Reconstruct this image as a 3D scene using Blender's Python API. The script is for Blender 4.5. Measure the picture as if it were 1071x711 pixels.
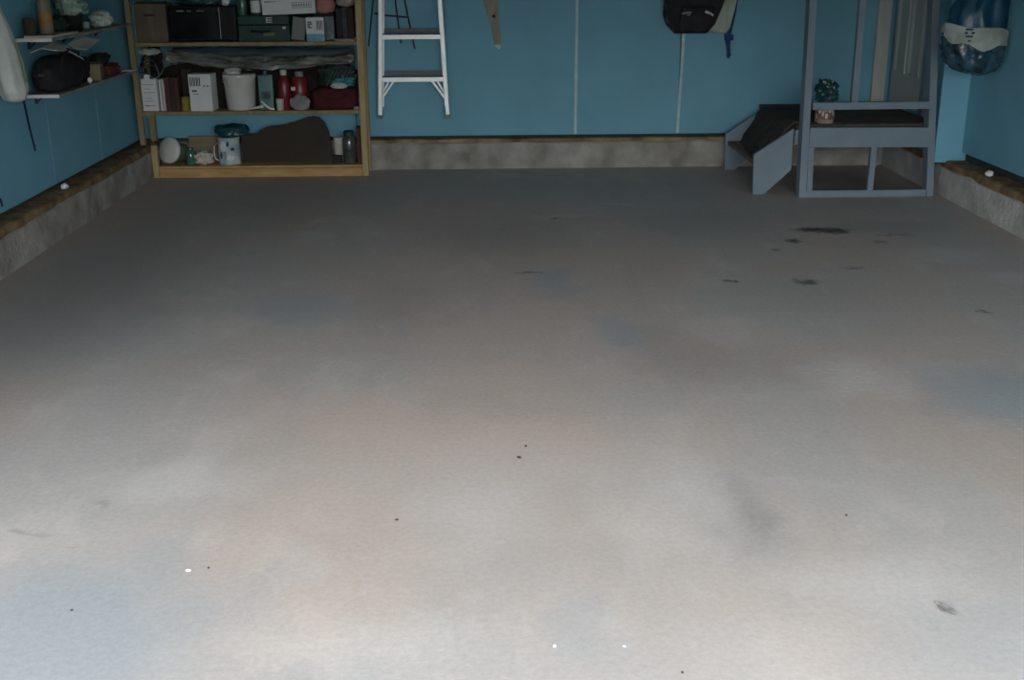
import bpy, bmesh, math, random
from mathutils import Vector, Matrix, noise

for o in list(bpy.data.objects):
    bpy.data.objects.remove(o)
scene = bpy.context.scene
COL = scene.collection

# ------------------------------------------------------------------ camera, sky, light, exposure
cam_data = bpy.data.cameras.new('camera')
cam = bpy.data.objects.new('camera', cam_data)
COL.objects.link(cam)
scene.camera = cam
cam_data.sensor_fit = 'HORIZONTAL'
cam_data.sensor_width = 36.0
cam_data.lens = 36.0 * 1187.26 / 1071.0
cam_data.clip_start = 0.05
PITCH, YAW, ROLL = math.radians(18.66), math.radians(1.288), math.radians(-0.335)
fw = Vector((math.sin(YAW) * math.cos(PITCH), math.cos(YAW) * math.cos(PITCH), -math.sin(PITCH)))
rt = Vector((math.cos(YAW), -math.sin(YAW), 0.0))
up = rt.cross(fw)
r2 = rt * math.cos(ROLL) + up * math.sin(ROLL)
u2 = -rt * math.sin(ROLL) + up * math.cos(ROLL)
M = Matrix((r2, u2, -fw)).transposed().to_4x4()
M.translation = Vector((0, 0, 1.5))
cam.matrix_world = M

SKY = 6.0
FRONT_Y = -0.5          # the open garage doorway
DOOR_H = 2.0
DOOR_X0, DOOR_X1 = -1.15, 2.6
world = bpy.data.worlds.new('overcast_sky')
scene.world = world
world.use_nodes = True
nt = world.node_tree
nt.nodes.clear()
wout = nt.nodes.new('ShaderNodeOutputWorld')
wbg = nt.nodes.new('ShaderNodeBackground')
wtc = nt.nodes.new('ShaderNodeTexCoord')
wsep = nt.nodes.new('ShaderNodeSeparateXYZ')
wmr = nt.nodes.new('ShaderNodeMapRange')       # overcast sky: zenith three times the horizon
wmr.inputs['From Min'].default_value = 0.0
wmr.inputs['From Max'].default_value = 1.0
wmr.inputs['To Min'].default_value = SKY / 3.0
wmr.inputs['To Max'].default_value = SKY
wbg.inputs['Color'].default_value = (0.97, 0.985, 1.0, 1)
nt.links.new(wtc.outputs['Generated'], wsep.inputs[0])
nt.links.new(wsep.outputs['Z'], wmr.inputs['Value'])
nt.links.new(wmr.outputs[0], wbg.inputs['Strength'])
nt.links.new(wbg.outputs[0], wout.inputs[0])

pl = bpy.data.lights.new('doorway_portal', 'AREA')     # sampling portal of the doorway, gives off no light itself
pl.shape = 'RECTANGLE'
pl.size = DOOR_X1 - DOOR_X0
pl.size_y = DOOR_H
pl.cycles.is_portal = True
plo = bpy.data.objects.new('doorway_portal', pl)
COL.objects.link(plo)
plo.location = ((DOOR_X0 + DOOR_X1) / 2, FRONT_Y - 0.08, DOOR_H / 2)
plo.rotation_euler = (math.radians(90), 0, 0)

WIN_Y0, WIN_Y1, WIN_Z0, WIN_Z1 = 1.3, 2.9, 1.15, 1.95      # unseen window added in the left wall to brighten the right side
pw = bpy.data.lights.new('window_portal', 'AREA')
pw.shape = 'RECTANGLE'
pw.size = WIN_Z1 - WIN_Z0
pw.size_y = WIN_Y1 - WIN_Y0
pw.cycles.is_portal = True
pwo = bpy.data.objects.new('window_portal', pw)
COL.objects.link(pwo)
pwo.location = (-2.72, (WIN_Y0 + WIN_Y1) / 2, (WIN_Z0 + WIN_Z1) / 2)
pwo.rotation_euler = (0, math.radians(-90), 0)

scene.view_settings.view_transform = 'Standard'
scene.view_settings.look = 'None'
scene.view_settings.gamma = 1.0
scene.view_settings.use_curve_mapping = False
scene.view_settings.exposure = 2.62

# ------------------------------------------------------------------ materials
def new_mat(name):
    m = bpy.data.materials.new(name)
    m.use_nodes = True
    return m, m.node_tree, m.node_tree.nodes['Principled BSDF']

def mat(name, c, rough=0.7, metal=0.0, var=0.15, scale=12.0, bump=0.0, bscale=60.0, stretch=(1, 1, 1), c2=None, spec=0.3, alpha=1.0, detail=4.0):
    m, t, b = new_mat(name)
    b.inputs['Roughness'].default_value = rough
    b.inputs['Metallic'].default_value = metal
    b.inputs['Specular IOR Level'].default_value = spec
    b.inputs['Alpha'].default_value = alpha
    tc = t.nodes.new('ShaderNodeTexCoord')
    mp = t.nodes.new('ShaderNodeMapping')
    mp.inputs['Scale'].default_value = stretch
    t.links.new(tc.outputs['Object'], mp.inputs[0])
    nz = t.nodes.new('ShaderNodeTexNoise')
    nz.inputs['Scale'].default_value = scale
    nz.inputs['Detail'].default_value = detail
    t.links.new(mp.outputs[0], nz.inputs['Vector'])
    rp = t.nodes.new('ShaderNodeValToRGB')
    rp.color_ramp.elements[0].position = 0.3
    rp.color_ramp.elements[1].position = 0.7
    if c2 is None:
        a = [max(0, x * (1 - var)) for x in c]
        d = [min(1, x * (1 + var)) for x in c]
    else:
        a, d = c, c2
    rp.color_ramp.elements[0].color = (*a, 1)
    rp.color_ramp.elements[1].color = (*d, 1)
    t.links.new(nz.outputs['Fac'], rp.inputs[0])
    t.links.new(rp.outputs[0], b.inputs['Base Color'])
    if bump > 0:
        n2 = t.nodes.new('ShaderNodeTexNoise')
        n2.inputs['Scale'].default_value = bscale
        n2.inputs['Detail'].default_value = 5
        t.links.new(mp.outputs[0], n2.inputs['Vector'])
        bp = t.nodes.new('ShaderNodeBump')
        bp.inputs['Strength'].default_value = bump
        bp.inputs['Distance'].default_value = 0.01
        t.links.new(n2.outputs['Fac'], bp.inputs['Height'])
        t.links.new(bp.outputs[0], b.inputs['Normal'])
    return m

def floor_material():
    m, t, b = new_mat('worn_concrete_slab')
    N, L = t.nodes, t.links
    geo = N.new('ShaderNodeNewGeometry')
    pos = geo.outputs['Position']
    def nz(scale, detail=5, st=(1, 1, 1), rough=0.55, off=(0, 0, 0)):
        mp = N.new('ShaderNodeMapping')
        mp.inputs['Scale'].default_value = st
        mp.inputs['Location'].default_value = off
        L.new(pos, mp.inputs[0])
        n = N.new('ShaderNodeTexNoise')
        n.inputs['Scale'].default_value = scale
        n.inputs['Detail'].default_value = detail
        n.inputs['Roughness'].default_value = rough
        L.new(mp.outputs[0], n.inputs['Vector'])
        return n.outputs['Fac']
    def rng(v, a, c, to0=0.0, to1=1.0):
        r = N.new('ShaderNodeMapRange')
        r.interpolation_type = 'SMOOTHSTEP'
        r.inputs['From Min'].default_value = a
        r.inputs['From Max'].default_value = c
        r.inputs['To Min'].default_value = to0
        r.inputs['To Max'].default_value = to1
        L.new(v, r.inputs['Value'])
        return r.outputs[0]
    def mul(a, c):
        n = N.new('ShaderNodeMath'); n.operation = 'MULTIPLY'
        for i, v in enumerate((a, c)):
            if isinstance(v, (int, float)): n.inputs[i].default_value = v
            else: L.new(v, n.inputs[i])
        return n.outputs[0]
    def mix(fac, a, c, mode='MIX'):
        n = N.new('ShaderNodeMix'); n.data_type = 'RGBA'; n.blend_type = mode
        if isinstance(fac, (int, float)): n.inputs[0].default_value = fac
        else: L.new(fac, n.inputs[0])
        for i, v in ((6, a), (7, c)):
            if isinstance(v, tuple): n.inputs[i].default_value = (*v, 1)
            else: L.new(v, n.inputs[i])
        return n.outputs[2]
    # position bent by noise so stains get ragged edges
    nw = N.new('ShaderNodeTexNoise'); nw.inputs['Scale'].default_value = 5.0; nw.inputs['Detail'].default_value = 6
    L.new(pos, nw.inputs['Vector'])
    vs = N.new('ShaderNodeVectorMath'); vs.operation = 'SUBTRACT'
    L.new(nw.outputs['Color'], vs.inputs[0]); vs.inputs[1].default_value = (0.5, 0.5, 0.5)
    nf = N.new('ShaderNodeTexNoise'); nf.inputs['Scale'].default_value = 22.0; nf.inputs['Detail'].default_value = 5
    L.new(pos, nf.inputs['Vector'])
    vf = N.new('ShaderNodeVectorMath'); vf.operation = 'SUBTRACT'
    L.new(nf.outputs['Color'], vf.inputs[0]); vf.inputs[1].default_value = (0.5, 0.5, 0.5)
    def ellipse(cx, cy, rx, ry, edge=0.4, warp=0.3, ang=0.0, fine_warp=False):
        sc = N.new('ShaderNodeVectorMath'); sc.operation = 'SCALE'; sc.inputs['Scale'].default_value = warp
        L.new((vf if fine_warp else vs).outputs[0], sc.inputs[0])
        ad = N.new('ShaderNodeVectorMath'); ad.operation = 'ADD'
        L.new(pos, ad.inputs[0]); L.new(sc.outputs[0], ad.inputs[1])
        s1 = N.new('ShaderNodeVectorMath'); s1.operation = 'SUBTRACT'
        L.new(ad.outputs[0], s1.inputs[0]); s1.inputs[1].default_value = (cx, cy, 0)
        ro = N.new('ShaderNodeVectorRotate'); ro.rotation_type = 'Z_AXIS'; ro.inputs['Angle'].default_value = -ang
        L.new(s1.outputs[0], ro.inputs['Vector'])
        dv = N.new('ShaderNodeVectorMath'); dv.operation = 'MULTIPLY'
        L.new(ro.outputs[0], dv.inputs[0]); dv.inputs[1].default_value = (1 / rx, 1 / ry, 0)
        ln = N.new('ShaderNodeVectorMath'); ln.operation = 'LENGTH'
        L.new(dv.outputs[0], ln.inputs[0])
        return rng(ln.outputs['Value'], edge, 1.0, 1.0, 0.0)
    warm = (0.46, 0.405, 0.37); cool = (0.42, 0.405, 0.39); pink = (0.47, 0.395, 0.355); pale = (0.54, 0.50, 0.47)
    big = rng(nz(0.8, 4, (1.1, 0.6, 1), 0.5, (3, 1, 0)), 0.42, 0.6)
    c = mix(big, warm, cool)
    c = mix(mul(rng(nz(1.1, 4, (1, 0.7, 1), 0.5, (7, 4, 0)), 0.5, 0.68), 0.6), c, pink)
    c = mix(mul(rng(nz(1.9, 6, (1.3, 0.6, 1), 0.6, (1, 9, 0)), 0.52, 0.7), 0.6), c, pale)
    c = mix(mul(rng(nz(4.5, 6, (1.6, 0.7, 1), 0.65, (5, 2, 0)), 0.5, 0.75), 0.35), c, (0.34, 0.325, 0.315))
    c = mix(mul(rng(nz(7, 7, (1.2, 1.0, 1), 0.7, (2, 8, 0)), 0.5, 0.72), 0.3), c, (0.55, 0.535, 0.525))
    c = mix(mul(rng(nz(3.2, 7, (1.4, 0.5, 1), 0.65, (12, 3, 0)), 0.52, 0.72), 0.3), c, (0.33, 0.345, 0.36))
    # bluish worn patches; the near ones also paint in the cool skylight
    for (x, y, rx, ry, k, a) in ((1.9, 3.75, .55, .5, .75, 0), (.33, 5.3, .22, .42, .55, 0), (.55, 4.55, .16, .4, .6, .1), (-.85, 4.95, .42, .38, .5, 0),
                                 (-1.05, 2.3, .65, .6, .75, 0), (-.35, 2.05, .3, .3, .45, 0), (1.1, 2.15, .4, .5, .35, 0), (.2, 2.3, .13, .28, .35, 0), (-1.75, 4.6, .5, .8, .35, 0)):
        c = mix(mul(ellipse(x, y, rx, ry, .2, .35, a), k), c, (0.305, 0.345, 0.375))
    # pinkish, pale and dark patches
    for (x, y, rx, ry, k) in ((.1, 3.4, .8, .45, .65), (-.4, 3.6, .4, .3, .5), (0.1, 4.0, .55, .3, .4), (-.6, 3.7, .5, .3, .3)):
        c = mix(mul(ellipse(x, y, rx, ry, .1, .3), k), c, (0.53, 0.435, 0.39))
    for (x, y, rx, ry, k) in ((-.3, 2.3, .4, .2, .35), (-.05, 2.9, .3, .35, .4), (.6, 2.15, .3, .25, .25), (1.0, 2.5, .4, .2, .3), (.1, 3.2, 1.1, .6, .3), (-.95, 3.15, .35, .22, .4), (.55, 2.9, .25, .6, .3),  # the broad mid-floor ellipse paints in extra daylight
                              (2.45, 5.75, .3, .2, .45), (2.55, 5.3, .2, .2, .35), (-1.01, 6.35, .18, .25, .4), (.45, 6.78, .35, .07, .5), (.87, 7.15, .2, .06, .45), (-1.0, 6.72, .07, .1, .6)):
        c = mix(mul(ellipse(x, y, rx, ry, .1, .35), k), c, (0.58, 0.565, 0.55))
    for (x, y, rx, ry, k) in ((-2.0, 5.4, .85, 1.9, .55), (2.5, 7.9, .6, .6, .7), (-1.6, 6.9, .9, 1.2, .25), (.72, 2.85, .16, .35, .5), (.75, 4.3, .3, .7, .3), (1.05, 4.1, .5, .35, .25), (.1, 6.3, .7, .8, .3), (1.3, 6.6, .6, .6, .25), (-.4, 5.0, .35, .7, .25), (2.3, 6.4, .5, .3, .3), (1.55, 5.0, .5, .5, .15),  # the one under the landing is painted-in shade
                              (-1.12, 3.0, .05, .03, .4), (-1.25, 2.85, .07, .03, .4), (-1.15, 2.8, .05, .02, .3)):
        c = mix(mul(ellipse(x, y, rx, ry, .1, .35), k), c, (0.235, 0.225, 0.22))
    for (x, y, rx, ry, k) in ((.2, 2.05, .9, .42, .55), (.35, 2.5, .5, .4, .25)):  # near greys painted in to tone down the doorway light
        c = mix(mul(ellipse(x, y, rx, ry, .1, .35), k), c, (0.37, 0.37, 0.375))
    c = mix(mul(ellipse(-1.2, 2.1, .7, .55, .1, .3), .5), c, (0.30, 0.335, 0.36))  # bluish near-left tone, darkened to hold back the daylight
    # white scuffs: streaky, inside an ellipse
    streak = rng(nz(30, 6, (.5, 2.2, 1), .7), 0.55, 0.68)
    for (x, y, rx, ry, k) in ((1.37, 3.95, .3, .32, .9), (1.85, 3.5, .2, .35, .6), (.55, 7.0, .6, .15, .3), (2.3, 5.6, .5, .3, .35), (-.3, 2.2, .6, .3, .2)):
        c = mix(mul(mul(streak, ellipse(x, y, rx, ry, .1, .3)), k), c, (0.75, 0.76, 0.76))
    c = mix(mul(ellipse(1.37, 3.95, .3, .32, .1, .3), .45), c, (0.58, 0.58, 0.575))
    # oil stains and drips
    for (x, y, rx, ry, k) in ((1.87, 6.36, .15, .065, .95), (2.0, 6.31, .12, .10, .9), (1.93, 6.33, .22, .08, .6), (1.70, 6.09, .06, .07, .85), (1.55, 5.257, .09, .07, .75), (1.5, 5.3, .03, .03, .5), (1.178, 5.29, .05, .035, .7), (2.164, 6.045, .05, .05, .7),
                              (2.3, 6.2, .15, .04, .45), (1.55, 5.9, .04, .05, .5), (.42, 6.72, .035, .02, .8), (1.85, 5.5, .07, .04, .5), (2.2, 4.75, .05, .03, .6), (.2, 5.5, .13, .025, .5)):
        c = mix(mul(ellipse(x, y, rx, ry, .2, .13, 0, True), k), c, (0.05, 0.048, 0.047))
    fine = nz(55, 8, (1, 1, 1), .75)
    c = mix(1.0, c, mix(rng(fine, .3, .7), (0.9, 0.9, 0.9), (1.08, 1.08, 1.08)), 'MULTIPLY')
    speck = rng(nz(110, 3, (1, 1, 1), .6, (4, 4, 0)), .69, .76)
    c = mix(mul(speck, .5), c, (0.17, 0.16, 0.155))
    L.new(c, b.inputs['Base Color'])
    b.inputs['Roughness'].default_value = 0.62
    b.inputs['Specular IOR Level'].default_value = 0.35
    bp = N.new('ShaderNodeBump'); bp.inputs['Strength'].default_value = 0.12; bp.inputs['Distance'].default_value = 0.01
    L.new(fine, bp.inputs['Height']); L.new(bp.outputs[0], b.inputs['Normal'])
    return m

MT = {
    'foam': mat('blue_foam_board', (0.155, 0.375, 0.49), .6, var=.07, scale=3, bump=.05, bscale=150),
    'tape': mat('pale_seam_tape', (0.42, 0.56, 0.58), .5, var=.1, scale=20),
    'stud_dark': mat('dark_wall_backing', (0.035, 0.05, 0.05), .9),
    'curb': mat('rough_concrete_curb', (0.20, 0.185, 0.165), .9, c2=(0.40, 0.385, 0.355), scale=6, bump=.8, bscale=30, detail=8),
    'curb_pale': mat('pale_concrete_curb', (0.33, 0.33, 0.31), .9, c2=(0.56, 0.57, 0.55), scale=6, bump=.8, bscale=30, detail=8),
    'sill': mat('old_brown_sill_wood', (0.10, 0.06, 0.03), .85, c2=(0.30, 0.21, 0.11), scale=9, bump=.5, bscale=30, stretch=(1, 1, 1)),
    'sill_back': mat('thin_brown_sill_wood', (0.12, 0.075, 0.045), .85, c2=(0.38, 0.29, 0.16), scale=7, bump=.4),
    'ceiling': mat('dark_ceiling_boards', (0.13, 0.10, 0.075), .9, var=.3, scale=3, stretch=(1, .2, 1)),
    'front': mat('front_wall_boards', (0.35, 0.33, 0.30), .9),
    'drive': mat('grey_driveway', (0.09, 0.09, 0.09), .95, var=.2, scale=5, bump=.2),
    'glasspane': mat('window_glass', (0.9, 0.93, 0.92), .05, var=0, alpha=.12, spec=.5),
    'blocker': mat('blocker_foliage', (0.02, 0.035, 0.015), .9, var=.4, scale=2),
    'pine': mat('raw_pine', (0.34, 0.20, 0.075), .7, c2=(0.50, 0.33, 0.155), scale=5, stretch=(1.2, 5, 5), bump=.1),
    'pine_v': mat('raw_pine_upright', (0.33, 0.24, 0.115), .7, c2=(0.46, 0.36, 0.20), scale=5, stretch=(5, 5, 1.0), bump=.1),
    'ply': mat('shelf_plank', (0.21, 0.175, 0.115), .8, var=.25, scale=4, stretch=(1, 5, 5)),
    'pine_dim': mat('dim_pine', (0.21, 0.165, 0.085), .8, c2=(0.31, 0.25, 0.14), scale=5, stretch=(5, 5, 1.0)),  # upright pine darkened: paints the dim light on the left posts
    'board_grey': mat('grey_worn_board', (0.24, 0.25, 0.235), .8, var=.3, scale=9),
    'darkback': mat('dark_backing_sheet', (0.022, 0.017, 0.015), .95, var=.5, scale=6, bump=.5),
    'tintred': mat('faded_red_tin', (0.22, 0.10, 0.085), .5, var=.3, scale=30),
    'tread': mat('worn_brown_tread', (0.15, 0.125, 0.11), .85, var=.25, scale=8),
    'grey': mat('blue_grey_paint', (0.17, 0.22, 0.265), .55, var=.1, scale=6, bump=.05),
    'deck': mat('dark_landing_boards', (0.085, 0.075, 0.065), .9, var=.3, scale=6),
    'rug': mat('dark_brown_rug', (0.06, 0.052, 0.044), .98, var=.3, scale=14, bump=.6, bscale=180),
    'door': mat('pale_grey_door', (0.46, 0.49, 0.46), .5, var=.06, scale=5, stretch=(6, 6, .6)),
    'alu': mat('aluminium', (0.72, 0.75, 0.76), .38, metal=.35, var=.06, scale=20, stretch=(6, 6, 1), spec=.5),
    'pad': mat('ribbed_step_grey', (0.17, 0.18, 0.18), .6),
    'rubber': mat('black_rubber', (0.03, 0.03, 0.032), .8),
    'blackmetal': mat('black_metal', (0.025, 0.032, 0.04), .5),
    'oldwood': mat('weathered_wood', (0.27, 0.255, 0.205), .8, var=.25, scale=8, stretch=(4, 4, .7), bump=.2),
    'hole': mat('hole_dark', (0.02, 0.018, 0.015), .9),
    'nylon': mat('black_nylon', (0.018, 0.018, 0.02), .75, var=.3, scale=15, bump=.25, bscale=70),
    'nylon_grey': mat('dark_grey_nylon', (0.05, 0.05, 0.056), .75, var=.3, scale=15),
    'logo': mat('pale_logo', (0.6, 0.6, 0.6), .6),
    'cloth_white': mat('off_white_cloth', (0.42, 0.46, 0.41), .9, var=.1, scale=6, bump=.2, bscale=30),
    'blue_strap': mat('navy_strap', (0.012, 0.06, 0.17), .7),
    'blue_dark': mat('dark_blue_cloth', (0.012, 0.03, 0.075), .85),
    'whitebag': mat('white_plastic_bag', (0.50, 0.53, 0.50), .5, var=.15, scale=7, bump=.3, bscale=14),
    'bagblue': mat('blue_plastic_bag', (0.008, 0.055, 0.10), .3, var=.4, scale=6, bump=.4, bscale=18, stretch=(2, 2, .6), spec=.5),
    'bagclear': mat('crinkled_dark_plastic', (0.022, 0.06, 0.085), .16, var=.8, scale=14, bump=1.0, bscale=22, spec=.7),
    'bagprint': mat('pale_printed_band', (0.17, 0.20, 0.17), .4, c2=(0.40, 0.44, 0.42), scale=9, bump=.3, bscale=20),
    'card': mat('brown_cardboard', (0.13, 0.105, 0.072), .9, var=.1, scale=8),
    'card_dark': mat('dark_brown_cardboard', (0.05, 0.037, 0.03), .9, var=.2, scale=8),
    'tan': mat('tan_cardboard', (0.19, 0.155, 0.095), .9, var=.2, scale=10),
    'tapebrown': mat('packing_tape', (0.16, 0.12, 0.07), .4),
    'black': mat('black_plastic', (0.010, 0.011, 0.012), .6, var=.2),
    'blackglass': mat('black_glass', (0.008, 0.009, 0.01), .12, spec=.6),
    'greencase': mat('dark_green_plastic', (0.013, 0.055, 0.042), .5, var=.2),
    'greenglass': mat('green_glass', (0.05, 0.15, 0.11), .12, var=.3, spec=.7),
    'lime': mat('yellow_green_plastic', (0.15, 0.17, 0.05), .5),
    'white': mat('white_card', (0.70, 0.71, 0.71), .7, var=.04),
    'whiteplastic': mat('white_plastic', (0.66, 0.65, 0.62), .4, var=.04, spec=.45),
    'offwhite': mat('cream_plastic', (0.55, 0.52, 0.45), .5, var=.1),
    'ink': mat('dark_ink', (0.06, 0.06, 0.065), .7),
    'inkgrey': mat('grey_ink', (0.25, 0.25, 0.26), .7),
    'inkred': mat('red_ink', (0.45, 0.12, 0.13), .7),
    'skyblue': mat('blue_carton_print', (0.16, 0.37, 0.47), .6, var=.2, scale=25),
    'greyslab': mat('grey_board', (0.22, 0.235, 0.225), .8, var=.2, scale=8),
    'pink': mat('dusty_pink_fabric', (0.42, 0.19, 0.19), .9, var=.15, bump=.3),
    'pinkgrey': mat('pinkish_grey_fabric', (0.36, 0.28, 0.26), .9, var=.2, bump=.3),
    'red': mat('dark_red_plastic', (0.17, 0.016, 0.022), .3, var=.2, spec=.5),
    'maroon': mat('maroon_fabric', (0.065, 0.010, 0.013), .85, var=.3, bump=.3),
    'maroonbook': mat('maroon_binder', (0.085, 0.032, 0.034), .7, var=.2),
    'redplastic': mat('bright_red_scrap', (0.10, 0.03, 0.026), .6),
    'yellow': mat('mustard_yellow', (0.26, 0.205, 0.03), .5, var=.2),
    'teal': mat('teal_plastic', (0.10, 0.20, 0.195), .4, var=.15),
    'tealdark': mat('dark_teal_plastic', (0.012, 0.06, 0.07), .3, var=.5, bump=.6, bscale=30, spec=.6),
    'netteal': mat('teal_net', (0.06, 0.26, 0.27), .5, var=.4, scale=30),
    'netblack': mat('black_net', (0.02, 0.035, 0.03), .7, var=.5, scale=30, bump=.6, bscale=50),
    'clear': mat('clear_plastic_sheet', (0.19, 0.20, 0.175), .25, var=.65, scale=10, bump=.8, bscale=16, stretch=(.5, 2, 2), spec=.6, alpha=.82),
    'tarp': mat('dark_blue_grey_tarp', (0.05, 0.075, 0.10), .5, var=.5, scale=8, bump=.5, bscale=14, stretch=(.4, 2, 2)),
    'greycloth': mat('grey_rag', (0.27, 0.26, 0.25), .95, var=.2, bump=.4),
    'greenmesh': mat('green_wire_basket', (0.13, 0.19, 0.12), .5),
    'boardbrown': mat('dark_brown_panel', (0.046, 0.037, 0.029), .9, var=.15, scale=5),
    'glassjar': mat('murky_glass', (0.07, 0.075, 0.075), .12, var=.5, scale=14, spec=.7),
    'orange': mat('orange_brown_label', (0.24, 0.13, 0.04), .5, var=.3, scale=20),
    'bottle': mat('tan_bottle_plastic', (0.17, 0.145, 0.11), .45, var=.1),
    'greenwhite': mat('pale_green_cloth', (0.05, 0.13, 0.095), .9, c2=(0.36, 0.47, 0.41), scale=9, bump=.3),
    'steel': mat('bright_tin', (0.55, 0.58, 0.58), .25, metal=.8, var=.2),
    'canprint': mat('blue_white_print', (0.22, 0.34, 0.42), .5, c2=(0.62, 0.64, 0.62), scale=14),
    'leaf': mat('dry_leaf', (0.235, 0.225, 0.22), .9, var=.25, scale=40),
    'crumb': mat('dark_crumb', (0.06, 0.05, 0.045), .9),
    'chip': mat('white_chip', (0.8, 0.82, 0.82), .6),
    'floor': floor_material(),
}

# ------------------------------------------------------------------ mesh helpers (world coordinates in, local meshes out)
def box(bm, x0, x1, y0, y1, z0, z1, bev=0.0, mtx=None):
    vs = [bm.verts.new((x, y, z)) for x in (x0, x1) for y in (y0, y1) for z in (z0, z1)]
    fs = []
    for q in ((0, 1, 3, 2), (4, 6, 7, 5), (0, 4, 5, 1), (2, 3, 7, 6), (0, 2, 6, 4), (1, 5, 7, 3)):
        fs.append(bm.faces.new([vs[i] for i in q]))
    if bev > 0:
        es = list({e for f in fs for e in f.edges})
        r = bmesh.ops.bevel(bm, geom=es, offset=bev, segments=2, affect='EDGES', profile=0.7)
        vs = list({v for f in r['faces'] for v in f.verts} | {v for v in vs if v.is_valid})
    if mtx is not None:
        bmesh.ops.transform(bm, matrix=mtx, verts=vs)
    return vs

def B(*a, **k):
    bm = bmesh.new()
    box(bm, *a, **k)
    return bm

def rot_about(axis, deg, c):
    c = Vector(c)
    return Matrix.Translation(c) @ Matrix.Rotation(math.radians(deg), 4, axis) @ Matrix.Translation(-c)

def bar(bm, p, q, w, d, side=(1, 0, 0), bev=0.002):
    """rectangular bar from p to q; w along side, d across"""
    p, q = Vector(p), Vector(q)
    ax = (q - p)
    L = ax.length
    ax.normalize()
    s = Vector(side); s = (s - ax * s.dot(ax)).normalized()
    t = ax.cross(s)
    m = Matrix((s, t, ax)).transposed().to_4x4()
    m.translation = p
    box(bm, -w / 2, w / 2, -d / 2, d / 2, 0, L, bev, m)

def tube(bm, pts, r, n=8, cap=True):
    pts = [Vector(p) for p in pts]
    rings = []
    for i, p in enumerate(pts):
        a = pts[max(i - 1, 0)]; c = pts[min(i + 1, len(pts) - 1)]
        t = (c - a).normalized()
        ref = Vector((0, 0, 1)) if abs(t.z) < .9 else Vector((1, 0, 0))
        s = t.cross(ref).normalized(); u = s.cross(t)
        rr = r[i] if isinstance(r, (list, tuple)) else r
        rings.append([bm.verts.new(p + (s * math.cos(2 * math.pi * k / n) + u * math.sin(2 * math.pi * k / n)) * rr) for k in range(n)])
    for a, c in zip(rings, rings[1:]):
        for k in range(n):
            bm.faces.new((a[k], a[(k + 1) % n], c[(k + 1) % n], c[k]))
    if cap:
        bm.faces.new(list(reversed(rings[0]))); bm.faces.new(rings[-1])

def lathe(prof, n=24, center=(0, 0, 0), mtx=None):
    bm = bmesh.new()
    rings = []
    for r, z in prof:
        rings.append([bm.verts.new((max(r, 1e-4) * math.cos(2 * math.pi * k / n), max(r, 1e-4) * math.sin(2 * math.pi * k / n), z)) for k in range(n)])
    for a, c in zip(rings, rings[1:]):
        for k in range(n):
            bm.faces.new((a[k], a[(k + 1) % n], c[(k + 1) % n], c[k]))
    bm.faces.new(list(reversed(rings[0]))); bm.faces.new(rings[-1])
    if mtx is not None: bm.transform(mtx)
    bm.transform(Matrix.Translation(center))
    return bm

def prism(poly, y0, y1, plane='XZ'):
    """extrude a 2D outline; XZ outline along Y, or YZ outline along X"""
    bm = bmesh.new()
    if plane == 'XZ':
        A = [bm.verts.new((u, y0, v)) for u, v in poly]; C = [bm.verts.new((u, y1, v)) for u, v in poly]
    else:
        A = [bm.verts.new((y0, u, v)) for u, v in poly]; C = [bm.verts.new((y1, u, v)) for u, v in poly]
    n = len(poly)
    bm.faces.new(A); bm.faces.new(list(reversed(C)))
    for i in range(n):
        bm.faces.new((A[i], C[i], C[(i + 1) % n], A[(i + 1) % n]))
    bmesh.ops.recalc_face_normals(bm, faces=bm.faces)
    return bm

def blob(c, r, e=2.0, amp=0.12, freq=2.5, seed=0, sub=4, flat=None, fold=0.0):
    """crumpled soft body: superellipsoid displaced by noise, clipped flat at the bottom"""
    bm = bmesh.new()
    bmesh.ops.create_icosphere(bm, subdivisions=sub, radius=1.0)
    off = Vector((seed * 7.3, seed * 3.1, seed * 5.7))
    for v in bm.verts:
        d = v.co.normalized()
        k = (abs(d.x) ** e + abs(d.y) ** e + abs(d.z) ** e) ** (-1.0 / e)
        n1 = noise.fractal(d * freq + off, 1.0, 2.0, 4)
        n2 = abs(noise.noise(d * freq * 1.7 + off * 1.3))
        s = k * (1 + amp * n1 - fold * n2)
        v.co = Vector((c[0] + d.x * s * r[0], c[1] + d.y * s * r[1], c[2] + d.z * s * r[2]))
        if flat is not None and v.co.z < flat: v.co.z = flat
    return bm

def sheet(rows, thick):
    """grid of points -> sheet of real thickness"""
    bm = bmesh.new()
    g = [[bm.verts.new(p) for p in r] for r in rows]
    for i in range(len(g) - 1):
        for j in range(len(g[0]) - 1):
            bm.faces.new((g[i][j], g[i][j + 1], g[i + 1][j + 1], g[i + 1][j]))
    bmesh.ops.recalc_face_normals(bm, faces=bm.faces)
    bmesh.ops.solidify(bm, geom=bm.faces[:], thickness=thick)
    return bm

def link(name, bm, m, smooth):
    bmesh.ops.recalc_face_normals(bm, faces=bm.faces)
    me = bpy.data.meshes.new(name)
    bm.to_mesh(me); bm.free()
    me.materials.append(MT[m])
    if smooth:
        me.polygons.foreach_set('use_smooth', [True] * len(me.polygons))
        try: me.set_sharp_from_angle(angle=math.radians(50))
        except Exception: pass
    o = bpy.data.objects.new(name, me)
    COL.objects.link(o)
    return o

def tag(o, label, cat, group=None):
    o['label'] = label; o['category'] = cat
    if group: o['group'] = group
    return o

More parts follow.
